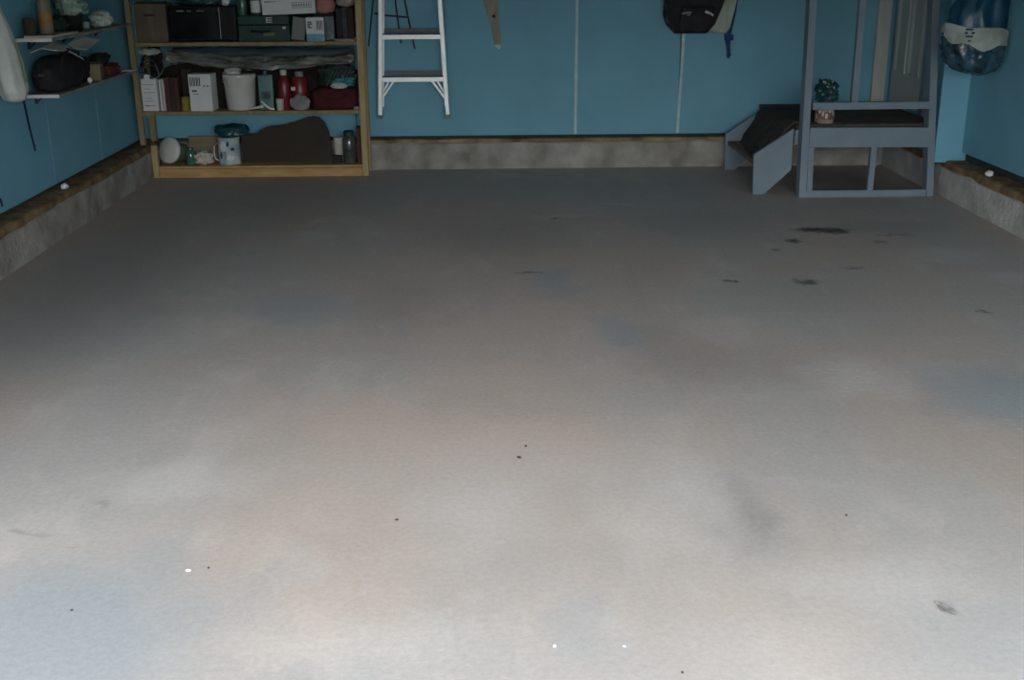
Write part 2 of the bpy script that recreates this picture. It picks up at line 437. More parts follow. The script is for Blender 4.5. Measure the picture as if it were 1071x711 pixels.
def solo(name, bm, m, label, cat, group=None, smooth=False):
    """a thing of one mesh, origin at its base"""
    xs = [v.co.x for v in bm.verts]; ys = [v.co.y for v in bm.verts]; zs = [v.co.z for v in bm.verts]
    c = Vector(((min(xs) + max(xs)) / 2, (min(ys) + max(ys)) / 2, min(zs)))
    bm.transform(Matrix.Translation(-c))
    o = link(name, bm, m, smooth)
    o.location = c
    return tag(o, label, cat, group)

def thing(name, loc, label, cat, group=None):
    o = bpy.data.objects.new(name, None)
    o.empty_display_size = 0.1
    COL.objects.link(o)
    o.location = loc
    return tag(o, label, cat, group)

def root_of(o):
    while o.parent: o = o.parent
    return o

def part(parent, name, bm, m, smooth=False, label=None):
    bm.transform(Matrix.Translation(-Vector(root_of(parent).location)))
    o = link(name, bm, m, smooth)
    o.parent = parent
    if label: o['label'] = label
    if name in ('print', 'logo_print', 'footer_print', 'logo_patch', 'pale_string', 'silver_foil'): o['kind'] = 'stuff'
    return o

def struct(name, bm, m, label=None, cat=None, smooth=False):
    o = link(name, bm, m, smooth)
    o['kind'] = 'structure'
    if label: o['label'] = label
    if cat: o['category'] = cat
    return o

def spart(parent, name, bm, m, smooth=False):
    o = link(name, bm, m, smooth)
    o.parent = parent
    return o

# ------------------------------------------------------------------ the garage shell
XL, XR, YB = -2.40, 2.975, 8.445          # curb faces
WL, WR, WB = -2.51, 3.08, 8.50            # wall faces
H = 2.5
CT = 0.19                                  # curb height

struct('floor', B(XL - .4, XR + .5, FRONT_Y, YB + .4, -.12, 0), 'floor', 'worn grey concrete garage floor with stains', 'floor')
struct('driveway', B(-70, 70, -60, FRONT_Y, -.14, -.02), 'drive', 'grey driveway outside the open garage door', 'driveway')
struct('ceiling', B(WL - .3, WR + .3, FRONT_Y, WB + .3, H, H + .1), 'ceiling', 'dark boarded garage ceiling', 'ceiling')
fr = bmesh.new()
box(fr, WL - .3, DOOR_X0, FRONT_Y - .12, FRONT_Y, -.02, H + .1)
box(fr, DOOR_X1, WR + .3, FRONT_Y - .12, FRONT_Y, -.02, H + .1)
box(fr, DOOR_X0, DOOR_X1, FRONT_Y - .12, FRONT_Y, DOOR_H, H + .1)
struct('wall_front', fr, 'front', 'front garage wall around the open doorway', 'wall')

hb = bmesh.new()           # unseen tree line added behind the camera to shade the low sky
hrows = []
for i in range(141):
    x = -70 + i
    hh = 4.6 + .7 * noise.noise(Vector((x * .35, 2, 0))) + .3 * noise.noise(Vector((x * 1.3, 5, 0)))
    hrows.append([(x, -44.5 + .6 * noise.noise(Vector((x * .5, f * 4, 1))) - 1.5 * f * f, -.02 + hh * f) for f in (0, .25, .5, .75, 1)])
struct('sky_shade_trees', sheet(hrows, 1.5), 'blocker', 'dark tree line added out of view to shade the low sky', 'trees')

def curb_mesh(p0, p1, nrm, depth, height, n=90, seed=0):
    """rough cast concrete curb: front face and top with uneven edges; p0->p1 along, nrm into the wall"""
    bm = bmesh.new()
    p0, p1, nrm = Vector(p0), Vector(p1), Vector(nrm)
    rings = []
    for i in range(n + 1):
        p = p0.lerp(p1, i / n)
        w = lambda k, a: a * noise.fractal(Vector((p.x * 3 + k, p.y * 3 + seed, k)), 1, 2, 4)
        prof = [(0 + w(1, .006), -.02), (w(2, .008), height * .5), (w(3, .006), height - .012 + w(4, .008)), (.014 + w(5, .006), height + w(6, .008)), (depth * .5, height + w(7, .008)), (depth, height), (depth, -.02)]
        rings.append([bm.verts.new(p + nrm * a + Vector((0, 0, z))) for a, z in prof])
    for a, c in zip(rings, rings[1:]):
        for k in range(len(a)):
            bm.faces.new((a[k], a[(k + 1) % len(a)], c[(k + 1) % len(a)], c[k]))
    bm.faces.new(rings[0]); bm.faces.new(list(reversed(rings[-1])))
    return bm
struct('baseboard_left', curb_mesh((XL, FRONT_Y, 0), (XL, YB + .3, 0), (-1, 0, 0), .35, CT, 120, 1), 'curb', 'rough concrete curb along the left blue wall', 'curb')
struct('baseboard_right', curb_mesh((XR, FRONT_Y, 0), (XR, YB + .3, 0), (1, 0, 0), .4, CT, 120, 5), 'curb_pale', 'rough concrete curb along the right blue wall', 'curb')
struct('baseboard_back', curb_mesh((XL - .3, YB, 0), (XR + .3, YB, 0), (0, 1, 0), .35, CT + .008, 120, 9), 'curb', 'rough concrete curb along the back blue wall', 'curb')

def sill_mesh(p0, p1, nrm, depth, z0, z1, n=80, seed=0, amp=.012):
    bm = bmesh.new()
    p0, p1, nrm = Vector(p0), Vector(p1), Vector(nrm)
    rings = []
    for i in range(n + 1):
        p = p0.lerp(p1, i / n)
        f = lambda k: amp * noise.fractal(Vector((p.x * 4 + k, p.y * 4 + seed, k * 2.0)), 1, 2, 4)
        prof = [(f(1), z0), (.004 + f(2) * .6, z1 - .006), (.014 + f(3) * .6, z1 + f(4) * .4), (depth, z1), (depth, z0)]
        rings.append([bm.verts.new(p + nrm * a + Vector((0, 0, z))) for a, z in prof])
    for a, c in zip(rings, rings[1:]):
        for k in range(5):
            bm.faces.new((a[k], a[(k + 1) % 5], c[(k + 1) % 5], c[k]))
    bm.faces.new(rings[0]); bm.faces.new(list(reversed(rings[-1])))
    return bm
struct('trim_1', sill_mesh((XL - .005, FRONT_Y, 0), (XL - .005, WB, 0), (-1, 0, 0), .25, CT - .003, CT + .042, 120, 2, .02), 'sill', 'brown wooden sill plate on the left curb', 'sill')
struct('trim_2', sill_mesh((XR + .005, FRONT_Y, 0), (XR + .005, WB, 0), (1, 0, 0), .25, CT - .003, CT + .042, 120, 7, .02), 'sill', 'brown wooden sill plate on the right curb', 'sill')
struct('trim_3', sill_mesh((XL, YB + .01, 0), (XR, YB + .01, 0), (0, 1, 0), .2, CT + .004, CT + .030, 120, 4, .008), 'sill_back', 'thin brown sill on the back curb', 'sill')

ZW = CT + .05
def panel_wall(name, label, axis, face, backd, splits, tape, tape_w=.02, zw=ZW):
    """backing wall + one foam board object per board + seam tapes"""
    s = 1 if backd > 0 else -1
    b0, b1 = face + s * .028, face + backd
    lo, hi = min(b0, b1), max(b0, b1)
    a0, a1 = splits[0], splits[-1]
    bm = B(lo, hi, a0, a1, CT, H) if axis == 'X' else B(a0 - .25, a1 + .25, lo, hi, CT, H)
    w = struct(name, bm, 'stud_dark', label, 'wall')
    for u, v in zip(splits, splits[1:]):
        lo, hi = min(face, face + s * .027), max(face, face + s * .027)
        g = .003
        bm = B(lo, hi, u + g, v - g, zw, H - .01, bev=.003) if axis == 'X' else B(u + g, v - g, lo, hi, ZW, H - .01, bev=.003)
        spart(w, 'foam_board', bm, 'foam')
    for u in tape:
        bm = bmesh.new()
        lean = tape[u]
        if axis == 'Y':
            bar(bm, (u, face - .001, ZW + .003), (u + lean, face - .001, H - .02), tape_w, .003, (1, 0, 0), 0)
        else:
            bar(bm, (face - s * .001, u, ZW + .003), (face - s * .001, u + lean, H - .02), .003, tape_w, (1, 0, 0), 0)
        spart(w, 'seam_tape', bm, 'tape')
    return w
panel_wall('wall_back', 'blue foam board back wall with pale taped seams', 'Y', WB, .15, [WL, -.95, .672, 1.435, 3.1], {.672: .004, 1.435: .06}, .02, CT + .037)
wl = bmesh.new()
LX0, LX1 = WL - .15, WL - .028
box(wl, LX0, LX1, FRONT_Y, WIN_Y0, CT, H)
box(wl, LX0, LX1, WIN_Y1, WB, CT, H)
box(wl, LX0, LX1, WIN_Y0, WIN_Y1, CT, WIN_Z0)
box(wl, LX0, LX1, WIN_Y0, WIN_Y1, WIN_Z1, H)
wl = struct('wall_left', wl, 'stud_dark', 'blue foam board left wall with narrow seams', 'wall')
def fboard(y0, y1, z0, z1):
    spart(wl, 'foam_board', B(WL - .027, WL, y0 + .003, y1 - .003, z0, z1, bev=.003), 'foam')
for u, v in ((FRONT_Y, .4), (.4, WIN_Y0), (WIN_Y1, 5.43), (5.43, 6.64), (6.64, 7.50), (7.50, WB)):
    fboard(u, v, ZW + .014, H - .01)
fboard(WIN_Y0, WIN_Y1, ZW, WIN_Z0)
fboard(WIN_Y0, WIN_Y1, WIN_Z1, H - .01)
wn = bmesh.new()
for y0, y1, z0, z1 in ((WIN_Y0, WIN_Y1, WIN_Z0, WIN_Z0 + .05), (WIN_Y0, WIN_Y1, WIN_Z1 - .05, WIN_Z1), (WIN_Y0, WIN_Y0 + .05, WIN_Z0 + .05, WIN_Z1 - .05), (WIN_Y1 - .05, WIN_Y1, WIN_Z0 + .05, WIN_Z1 - .05), ((WIN_Y0 + WIN_Y1) / 2 - .025, (WIN_Y0 + WIN_Y1) / 2 + .025, WIN_Z0 + .05, WIN_Z1 - .05)):
    box(wn, WL - .14, WL + .01, y0, y1, z0, z1)
wn = struct('fill_window', wn, 'whiteplastic', 'white framed window added out of view in the left wall for fill light', 'window')
for y0, y1 in ((WIN_Y0 + .05, (WIN_Y0 + WIN_Y1) / 2 - .025), ((WIN_Y0 + WIN_Y1) / 2 + .025, WIN_Y1 - .05)):
    spart(wn, 'pane', B(WL - .09, WL - .084, y0, y1, WIN_Z0 + .05, WIN_Z1 - .05), 'glasspane')
panel_wall('wall_right', 'blue foam board right wall', 'X', WR, .15, [FRONT_Y, 1.7, 2.95, 4.17, 5.6, 7.30], {}, zw=ZW + .045)  # raised boards bare a dark strip that stands in for shade below them

# house wall and door behind the landing
HX = 2.99
hw = struct('wall_right_house', B(HX, HX + .2, 7.3, WB, CT, H), 'foam', 'blue wall beside the pale door above the landing', 'wall')
ret = struct('trim_4', B(2.905, WR + .03, 7.272, 7.302, CT + .03, H, bev=.003), 'foam', 'blue foam board end strip beside the landing frame', 'board')
dr = struct('door_1', B(HX - .02, HX + .02, 7.80, 8.40, .475, 2.4), 'door', 'pale grey panelled door above the landing', 'door')
def dpanel(y0, y1, z0, z1):
    bm = bmesh.new()
    x = HX - .02
    o = [(y0, z0), (y1, z0), (y1, z1), (y0, z1)]; k = .02
    i1 = [(y0 + k, z0 + k), (y1 - k, z0 + k), (y1 - k, z1 - k), (y0 + k, z1 - k)]
    V = [bm.verts.new((x - .012, a, b)) for a, b in o]; Wv = [bm.verts.new((x - .001, a, b)) for a, b in i1]
    U = [bm.verts.new((x + .004, a, b)) for a, b in o]
    for j in range(4):
        bm.faces.new((V[j], V[(j + 1) % 4], Wv[(j + 1) % 4], Wv[j]))
        bm.faces.new((U[j], U[(j + 1) % 4], V[(j + 1) % 4], V[j]))
    bm.faces.new(Wv); bm.faces.new(list(reversed(U)))
    return bm
for y0, y1 in ((7.86, 8.06), (8.13, 8.33)):
    spart(dr, 'door_panel', dpanel(y0, y1, .70, 1.35), 'door')
    spart(dr, 'door_panel', dpanel(y0, y1, 1.45, 2.2), 'door')
bm = bmesh.new(); box(bm, HX - .03, HX, 7.72, 7.795, .46, 2.45, .003)
spart(dr, 'door_casing', bm, 'grey')
struct('trim_5', B(2.855, 2.95, 8.455, WB - .001, .46, H, bev=.003), 'door', 'pale grey vertical board in the back right corner', 'board')

# ------------------------------------------------------------------ landing and stairs
LF = 7.26
T = thing('stud_framed_landing', (2.47, LF, 0), 'blue-grey painted stud frame around the raised landing in the right corner', 'landing')
LT = .455
def P1(name, p, q, w, d, m='grey', side=(1, 0, 0)):
    bm = bmesh.new(); bar(bm, p, q, w, d, side); part(T, name, bm, m)
P1('corner_post', (2.062, LF + .045, 0), (2.012, LF + .045, 2.45), .046, .09)
P1('stud', (2.35, LF + .02, .612), (2.343, LF + .02, 2.45), .042, .04)
P1('stud', (2.900, LF + .045, 0), (2.705, LF + .045, 2.45), .046, .09)
P1('stud', (2.106, LF + .02, .046), (2.096, LF + .02, .326), .036, .04)
P1('stud', (2.503, LF + .02, .046), (2.503, LF + .02, .326), .037, .04)
P1('rail', (2.085, LF + .02, .588), (2.832, LF + .02, .588), .04, .045, side=(0, 1, 0))
P1('bottom_rail', (2.085, LF + .02, .023), (2.872, LF + .02, .023), .04, .045, side=(0, 1, 0))
P1('fascia', (2.08, LF + .019, .390), (2.858, LF + .019, .384), .036, .126, side=(0, 1, 0))
for k in range(6):
    y0 = LF + .045 + k * .195
    part(T, 'deck_board', B(2.03, 2.965, y0 + .092 if k == 0 else y0 + .002, y0 + .193, LT - .03, LT, bev=.003), 'deck')
part(T, 'side_fascia', B(2.012, 2.034, LF + .10, 8.41, LT - .13, LT - .032, bev=.003), 'grey')
part(T, 'rear_leg', B(2.05, 2.085, 8.36, 8.40, 0, LT - .031, bev=.003), 'grey')
part(T, 'rear_leg', B(2.88, 2.915, 8.36, 8.40, 0, LT - .031, bev=.003), 'grey')

T = thing('short_staircase', (1.9, 7.85, 0), 'short blue-grey two-step staircase leading up to the landing', 'staircase')
st_poly = [(1.765, 0), (1.838, 0), (2.008, .16), (2.008, .43), (1.757, .262)]
part(T, 'stringer', prism(st_poly, 7.385, 7.415), 'grey')
part(T, 'stringer', prism(st_poly, 8.30, 8.33), 'grey')
part(T, 'tread', B(1.775, 2.005, 7.417, 8.298, .185, .213, bev=.004), 'tread')

# rug draped from the landing down over the step
prof = [(2.33, LT + .004), (2.2, LT + .006), (2.08, LT + .010), (2.02, LT + .006), (1.975, LT - .025), (1.93, LT - .085), (1.885, LT - .15), (1.862, LT - .19), (1.852, .235), (1.84, .219), (1.822, .217)]
rows = []
for i in range(26):
    f = i / 25
    y = 7.44 + f * .82
    rows.append([(x + .012 * noise.noise(Vector((y * 4, j * .6, 3))) - .02 * math.sin(f * 5) * (j > 4), y + .01 * noise.noise(Vector((y, j, 1))), z + (.012 * max(0, noise.noise(Vector((y * 5, j * .8, 8)))))) for j, (x, z) in enumerate(prof)])
solo('draped_rug', sheet(rows, .012), 'rug', 'dark brown rug draped from the landing over the stair step', 'rug', smooth=True)

# can on the landing
T = thing('tin_with_bag', (2.225, 7.47, LT), 'small red printed tin with crumpled dark bag on top, on the landing', 'tin')
part(T, 'tin_body', lathe([(.058, 0), (.062, .004), (.060, .06), (.060, .12), (.063, .126), (.0, .126)], 20, (2.225, 7.47, LT)), 'pinkgrey', True)
bm = bmesh.new()
for k in range(7):
    a = math.radians(200 + k * 22)
    c = Vector((2.225 + .0605 * math.cos(a), 7.47 + .0605 * math.sin(a), LT + .03 + .05 * ((k * 37) % 10) / 10))
    bar(bm, c, c + Vector((0, 0, .03)), .014, .002, (-math.sin(a), math.cos(a), 0), 0)
part(T, 'print', bm, 'logo')
part(T, 'red_band', lathe([(.0612, .02), (.0612, .075)], 20, (2.225, 7.47, LT)), 'tintred', True)
part(T, 'crumpled_bag', blob((2.225, 7.47, LT + .195), (.072, .065, .085), 2.2, .35, 3, 4, 4, LT + .128, .3), 'tealdark', True)
bm = bmesh.new()
for c in ((2.215, 7.405, LT + .24), (2.235, 7.403, LT + .205), (2.19, 7.41, LT + .19), (2.23, 7.40, LT + .165)):
    b2 = blob(c, (.016, .012, .012), 2, .3, 3, 2, 2)
    me = bpy.data.meshes.new('t'); b2.to_mesh(me); b2.free(); bm.from_mesh(me); bpy.data.meshes.remove(me)
part(T, 'silver_foil', bm, 'steel', True)

# ------------------------------------------------------------------ pine shelf unit
SY0, SY1 = 8.20, 8.44
T = thing('pine_shelf_unit', (-1.62, 8.32, 0), 'tall raw pine shelf unit against the back wall, full of clutter', 'shelf')
SHT = 1.85
def PS(name, *a, m='pine'):
    return part(T, name, B(*a, bev=.003), m)
bm = bmesh.new(); bar(bm, (-2.447, 8.22, .236), (-2.462, 8.22, SHT), .036, .04, (1, 0, 0), .003); part(T, 'post', bm, 'pine_dim')
PS('post', -2.395, -2.352, 8.20, 8.24, 0, .232, m='pine_v')
bm = bmesh.new(); bar(bm, (-.868, 8.22, 0), (-.866, 8.22, SHT), .044, .04, (1, 0, 0), .003); part(T, 'post', bm, 'pine_v')
PS('post', -2.445, -2.405, 8.40, 8.44, .236, SHT, m='pine_dim')
PS('post', -.890, -.846, 8.40, 8.44, 0, SHT, m='pine_v')
PS('front_beam', -2.350, -.892, 8.20, 8.238, .0, .062)
for k in range(3):
    PS('shelf_board', -2.350, -.892, 8.201 + k * .079, 8.278 + k * .079, .064, .082)
for z, n in ((.44, 'mid'), (.915, 'top'), (1.40, 'upper')):
    PS('front_beam', -2.43, -.892, 8.21, 8.235, z + .004, z + .03, m='pine_dim')
    for k in range(2):
        PS('shelf_board', -2.43 + (.03 if k else 0), -.892, 8.236 + k * .101, 8.335 + k * .101, z + .012, z + .03, m='ply')
PS('top_board', -2.48, -.846, 8.20, 8.44, SHT, SHT + .02, m='ply')
ZB, ZM, ZT = .082, .47, .945

# --- top shelf
T = thing('cardboard_box', (-2.31, 8.33, ZT), 'plain brown cardboard box at the left end of the top shelf', 'box')
part(T, 'box_body', B(-2.425, -2.205, 8.25, 8.42, ZT, 1.205, bev=.004), 'card')
part(T, 'packing_tape', B(-2.335, -2.295, 8.2485, 8.25, ZT + .02, 1.20), 'tapebrown')
part(T, 'flap', B(-2.425, -2.205, 8.245, 8.34, 1.206, 1.212, mtx=rot_about('X', 6, (-2.3, 8.34, 1.207))), 'card')
part(T, 'hand_hole', B(-2.36, -2.28, 8.2483, 8.25, 1.12, 1.135), 'card_dark')

T = thing('microwave_oven', (-1.96, 8.33, ZT), 'black boxy microwave oven on the top shelf beside the cardboard box', 'appliance')
part(T, 'casing', B(-2.19, -1.725, 8.25, 8.43, ZT + .012, 1.185, bev=.006), 'black')
part(T, 'door', B(-2.185, -1.835, 8.240, 8.249, ZT + .02, 1.178, bev=.003), 'blackglass')
part(T, 'control_panel', B(-1.83, -1.73, 8.241, 8.249, ZT + .02, 1.178, bev=.003), 'black')
bm = bmesh.new(); tube(bm, [(-1.85, 8.24, .99), (-1.85, 8.225, 1.0), (-1.85, 8.225, 1.14), (-1.85, 8.24, 1.15)], .006, 8); part(T, 'handle', bm, 'black', True)
for x in (-2.16, -1.755):
    part(T, 'foot', B(x - .015, x + .015, 8.27, 8.30, ZT, ZT + .011), 'rubber')
bm = bmesh.new()
for x, w in ((-2.13, .05), (-2.06, .03), (-1.99, .04), (-1.96, .02)):
    box(bm, x, x + w, 8.2385, 8.2399, 1.150, 1.158)
part(T, 'print', bm, 'inkgrey')
solo('crumpled_paper_ball', blob((-1.80, 8.31, 1.185 + .028), (.03, .028, .03), 2, .25, 2.5, 3, 3, 1.186, .2), 'white', 'small crumpled white paper ball on top of the microwave', 'paper', smooth=True)
solo('green_cloth_heap', blob((-2.0, 8.35, 1.185 + .04), (.17, .06, .05), 2.2, .3, 2, 9, 4, 1.186, .2), 'tealdark', 'dark teal cloth heap lying on the microwave', 'cloth', smooth=True)

T = thing('tool_case', (-1.54, 8.33, ZT), 'dark green plastic tool case with small white marks on the top shelf', 'case')
part(T, 'case_lid', B(-1.715, -1.36, 8.25, 8.42, 1.06, 1.118, bev=.006), 'greencase')
part(T, 'case_body', B(-1.715, -1.36, 8.252, 8.42, ZT, 1.056, bev=.006), 'greencase')
bm = bmesh.new()
for z in (1.075, 1.09, 1.105):
    box(bm, -1.515, -1.475, 8.2485, 8.25, z - .003, z + .003)
box(bm, -1.517, -1.509, 8.2485, 8.25, 1.072, 1.108)
part(T, 'print', bm, 'white')
part(T, 'latch', B(-1.54, -1.465, 8.242, 8.251, .985, 1.005, bev=.002), 'lime')
part(T, 'latch', B(-1.405, -1.385, 8.244, 8.251, 1.03, 1.045, bev=.002), 'white')
bm = bmesh.new(); tube(bm, [(-1.62, 8.25, 1.02), (-1.62, 8.228, 1.015), (-1.56, 8.226, 1.012), (-1.50, 8.228, 1.015), (-1.50, 8.25, 1.02)], .007, 8); part(T, 'handle', bm, 'black', True)

solo('dark_bottle', lathe([(.032, 0), (.035, .005), (.035, .12), (.02, .17), (.013, .19), (.013, .22), (.0, .22)], 20, (-1.69, 8.32, 1.119)), 'greenglass', 'dark green glass bottle between the microwave and the white carton', 'bottle', smooth=True)
T = thing('spray_bottle', (-1.595, 8.32, 1.119), 'pale clear plastic bottle with white label left of the white printed box', 'bottle')
part(T, 'bottle_body', lathe([(.032, 0), (.036, .004), (.036, .13), (.015, .17), (.015, .19), (0, .19)], 20, (-1.595, 8.32, 1.119)), 'glassjar', True)
part(T, 'label', lathe([(.0365, .02), (.0365, .10)], 20, (-1.595, 8.32, 1.119)), 'white', True)

T = thing('printed_white_box', (-1.36, 8.33, 1.119), 'wide white box with grey print lying on the green tool case', 'box')
rm = rot_about('Y', -2.0, (-1.54, 8.3, 1.121))
part(T, 'box_body', B(-1.54, -1.17, 8.26, 8.42, 1.121, 1.27, bev=.003, mtx=rm), 'white')
bm = bmesh.new()
box(bm, -1.52, -1.47, 8.2585, 8.26, 1.205, 1.213, mtx=rm); box(bm, -1.465, -1.44, 8.2585, 8.26, 1.206, 1.212, mtx=rm); box(bm, -1.435, -1.40, 8.2585, 8.26, 1.208, 1.210, mtx=rm)
for z in (1.16, 1.196): box(bm, -1.33, -1.195, 8.2585, 8.26, z, z + .004, mtx=rm)
for x in (-1.33, -1.199): box(bm, x, x + .004, 8.2585, 8.26, 1.16, 1.20, mtx=rm)
for k in range(7): box(bm, -1.32 + k * .017, -1.309 + k * .017, 8.2585, 8.26, 1.171, 1.188, mtx=rm)
part(T, 'print', bm, 'inkgrey')

solo('leaning_grey_board', B(-1.355, -1.262, 8.27, 8.285, ZT + .006, 1.105, bev=.003, mtx=rot_about('Y', 8, (-1.30, 8.28, ZT + .006)) @ rot_about('X', -4, (-1.3, 8.28, ZT))), 'greyslab', 'thin grey board leaning beside the small blue and white carton', 'board')
T = thing('blue_white_carton', (-1.177, 8.27, ZT), 'small white carton with a blue lower third on the top shelf', 'carton')
part(T, 'carton_body', B(-1.24, -1.115, 8.235, 8.305, ZT, 1.105, bev=.002), 'white')
part(T, 'blue_band', B(-1.2395, -1.1155, 8.2335, 8.235, ZT + .002, ZT + .05), 'skyblue')
bm = bmesh.new()
for k, (w, z) in enumerate(((.03, 1.07), (.035, 1.058), (.02, 1.046), (.03, 1.034))): box(bm, -1.23, -1.23 + w, 8.2335, 8.235, z, z + .008)
for k in range(5): box(bm, -1.165 + k * .009, -1.160 + k * .009, 8.2335, 8.235, 1.02 + (k % 2) * .006, 1.085)
part(T, 'print', bm, 'ink')

T = thing('dark_storage_box', (-1.11, 8.38, ZT), 'dark plastic storage box behind the blue and white carton', 'box')
part(T, 'box_body', B(-1.20, -1.055, 8.315, 8.43, ZT, 1.11, bev=.004), 'tealdark')
part(T, 'lid', B(-1.205, -1.05, 8.31, 8.435, 1.111, 1.128, bev=.004), 'black')
solo('pink_bundle', blob((-1.115, 8.345, 1.128 + .055), (.075, .06, .06), 2.4, .12, 2, 5, 4, 1.129, .1), 'pink', 'dusty pink fabric bundle on the dark storage box', 'cloth', smooth=True)
for k, (x0, x1, h, m, l) in enumerate(((-1.03, -.995, 1.165, 'black', 'black binder standing second from the right shelf post'), (-.990, -.955, 1.17, 'nylon_grey', 'charcoal binder standing in the middle of the three binders'), (-.950, -.915, 1.165, 'card_dark', 'dark brown binder standing next to the right shelf post'))):
    T = thing('binder', ((x0 + x1) / 2, 8.34, ZT), l, 'binder', 'binders on the top shelf')
    part(T, 'spine', B(x0, x1, 8.262, 8.270, ZT + .02, h, bev=.002), m)
    part(T, 'cover', B(x0, x0 + .004, 8.271, 8.425, ZT + .02, h), m)
    part(T, 'cover', B(x1 - .004, x1, 8.271, 8.425, ZT + .02, h), m)
    part(T, 'pages', B(x0 + .005, x1 - .005, 8.275, 8.42, ZT + .02, h - .008), 'offwhite')
solo('pinkish_bundle', blob((-.97, 8.34, 1.17 + .045), (.065, .06, .048), 2.4, .15, 2, 6, 4, 1.171, .15), 'pinkgrey', 'pinkish grey fabric bundle on top of the binders', 'cloth', smooth=True)
solo('folded_rag', blob((-.975, 8.245, ZT + .009), (.075, .042, .011), 4, .2, 3, 8, 4, ZT, .2), 'pinkgrey', 'flat pinkish rag at the front right of the top shelf', 'cloth', smooth=True)

# --- middle shelf
T = thing('wire_bundle', (-2.37, 8.31, ZM + .18), 'tangled bundle of black and pale wires at the left end of the middle shelf', 'wires')
random.seed(4)
for k in range(9):
    pts = []
    cx, cz = -2.36 + random.uniform(-.03, .03), .76 + random.uniform(-.03, .03)
    rx, rz = random.uniform(.03, .06), random.uniform(.04, .09)
    a0 = random.uniform(0, 6)
    for j in range(22):
        a = a0 + j / 21 * 5.6
        pts.append((cx + rx * math.cos(a), 8.30 + .04 * math.sin(a * 1.7 + k), cz + rz * math.sin(a)))
    bm = bmesh.new(); tube(bm, pts, .0035, 6); part(T, 'wire', bm, 'black' if k % 3 else 'greyslab', True)
T = thing('black_crate', (-2.37, 8.37, ZM), 'black slatted crate under the wire bundle behind the white notebook', 'crate')
for k in range(4):
    part(T, 'crate_slat', B(-2.43, -2.31, 8.345, 8.352, ZM + .01 + k * .045, ZM + .045 + k * .045, bev=.002), 'black')
part(T, 'crate_body', B(-2.43, -2.31, 8.354, 8.43, ZM, ZM + .18), 'black')
solo('crumpled_white_wrap', blob((-2.36, 8.30, .880), (.075, .06, .022), 2.4, .35, 2.5, 11, 4, None, .3), 'whitebag', 'crumpled white plastic wrap pushed in above the wire bundle', 'plastic', smooth=True)

def notebook(x0, x1, z1, y0, m, label, lines=True):
    T = thing('notebook', ((x0 + x1) / 2, y0 + .05, ZM), label, 'notebook', 'notebooks on the middle shelf')
    part(T, 'cover', B(x0, x1, y0, y0 + .004, ZM, z1, bev=.001), m)
    part(T, 'pages', B(x0 + .003, x1 - .003, y0 + .005, y0 + .03, ZM, z1 - .004), 'offwhite')
    part(T, 'cover', B(x0, x1, y0 + .031, y0 + .035, ZM, z1, bev=.001), m)
    if lines:
        bm = bmesh.new()
        for z, a, b in ((.655, .01, .09), (.625, .015, .06), (.60, .01, .095), (.56, .02, .07), (.54, .01, .08)):
            box(bm, x0 + a, x0 + b, y0 - .0012, y0, z - .002, z + .002)
        part(T, 'print', bm, 'inkgrey')
        bm = bmesh.new(); box(bm, x0 + .012, x0 + .05, y0 - .0012, y0, .505, .512); box(bm, x0 + .055, x0 + .085, y0 - .0012, y0, .505, .51); part(T, 'footer_print', bm, 'inkred')
notebook(-2.43, -2.322, .692, 8.25, 'white', 'white notebook with printed lines facing out on the middle shelf')
solo('white_tag', B(-2.405, -2.365, 8.245, 8.248, .665, .725, mtx=rot_about('Y', 8, (-2.385, 8.24, .69))), 'white', 'small pale paper tag hanging over the white notebook', 'tag')
for k, (x0, x1, h, m, l) in enumerate(((-2.308, -2.294, .688, 'white', 'thin white booklet standing right of the white notebook'), (-2.288, -2.272, .69, 'offwhite', 'thin cream booklet left of the maroon binders'),
    (-2.266, -2.235, .705, 'maroonbook', 'leftmost maroon binder right of the cream booklet'), (-2.232, -2.202, .70, 'card_dark', 'dark brown book between two maroon binders'), (-2.199, -2.172, .70, 'maroonbook', 'maroon binder left of the yellow jar'))):
    T = thing('book', ((x0 + x1) / 2, 8.33, ZM), l, 'book', 'books on the middle shelf')
    part(T, 'spine', B(x0, x1, 8.255, 8.262, ZM, h, bev=.002), m)
    part(T, 'cover', B(x0, x0 + .002, 8.263, 8.40, ZM, h), m)
    part(T, 'cover', B(x1 - .002, x1, 8.263, 8.40, ZM, h), m)
    part(T, 'pages', B(x0 + .003, x1 - .003, 8.265, 8.397, ZM, h - .006), 'offwhite')
T = thing('yellow_jar', (-2.134, 8.275, ZM), 'mustard yellow jar with dark lid left of the white barcode box', 'jar')
part(T, 'jar_body', lathe([(.030, 0), (.033, .004), (.033, .09), (.028, .098), (0, .098)], 20, (-2.134, 8.275, ZM)), 'yellow', True)
part(T, 'lid', lathe([(.030, .099), (.030, .118), (0, .118)], 20, (-2.134, 8.275, ZM)), 'black', True)
solo('brown_carton', B(-2.16, -2.09, 8.325, 8.43, ZM, .755, bev=.003), 'card_dark', 'tall dark brown carton standing behind the yellow jar', 'carton')
T = thing('barcode_box', (-2.0, 8.30, ZM), 'tall white box with dark barcode stripes on the middle shelf', 'box')
part(T, 'box_body', B(-2.085, -1.925, 8.222, 8.36, ZM, .728, bev=.003, mtx=rot_about('Z', -4, (-2.0, 8.3, 0))), 'white')
bm = bmesh.new(); rz = rot_about('Z', -4, (-2.0, 8.3, 0))
for k in range(7): box(bm, -2.075 + k * .011, -2.068 + k * .011 - (k % 2) * .002, 8.2205, 8.222, .645, .705, mtx=rz)
box(bm, -1.98, -1.968, 8.2205, 8.222, .64, .65, mtx=rz); box(bm, -1.955, -1.943, 8.2205, 8.222, .64, .65, mtx=rz)
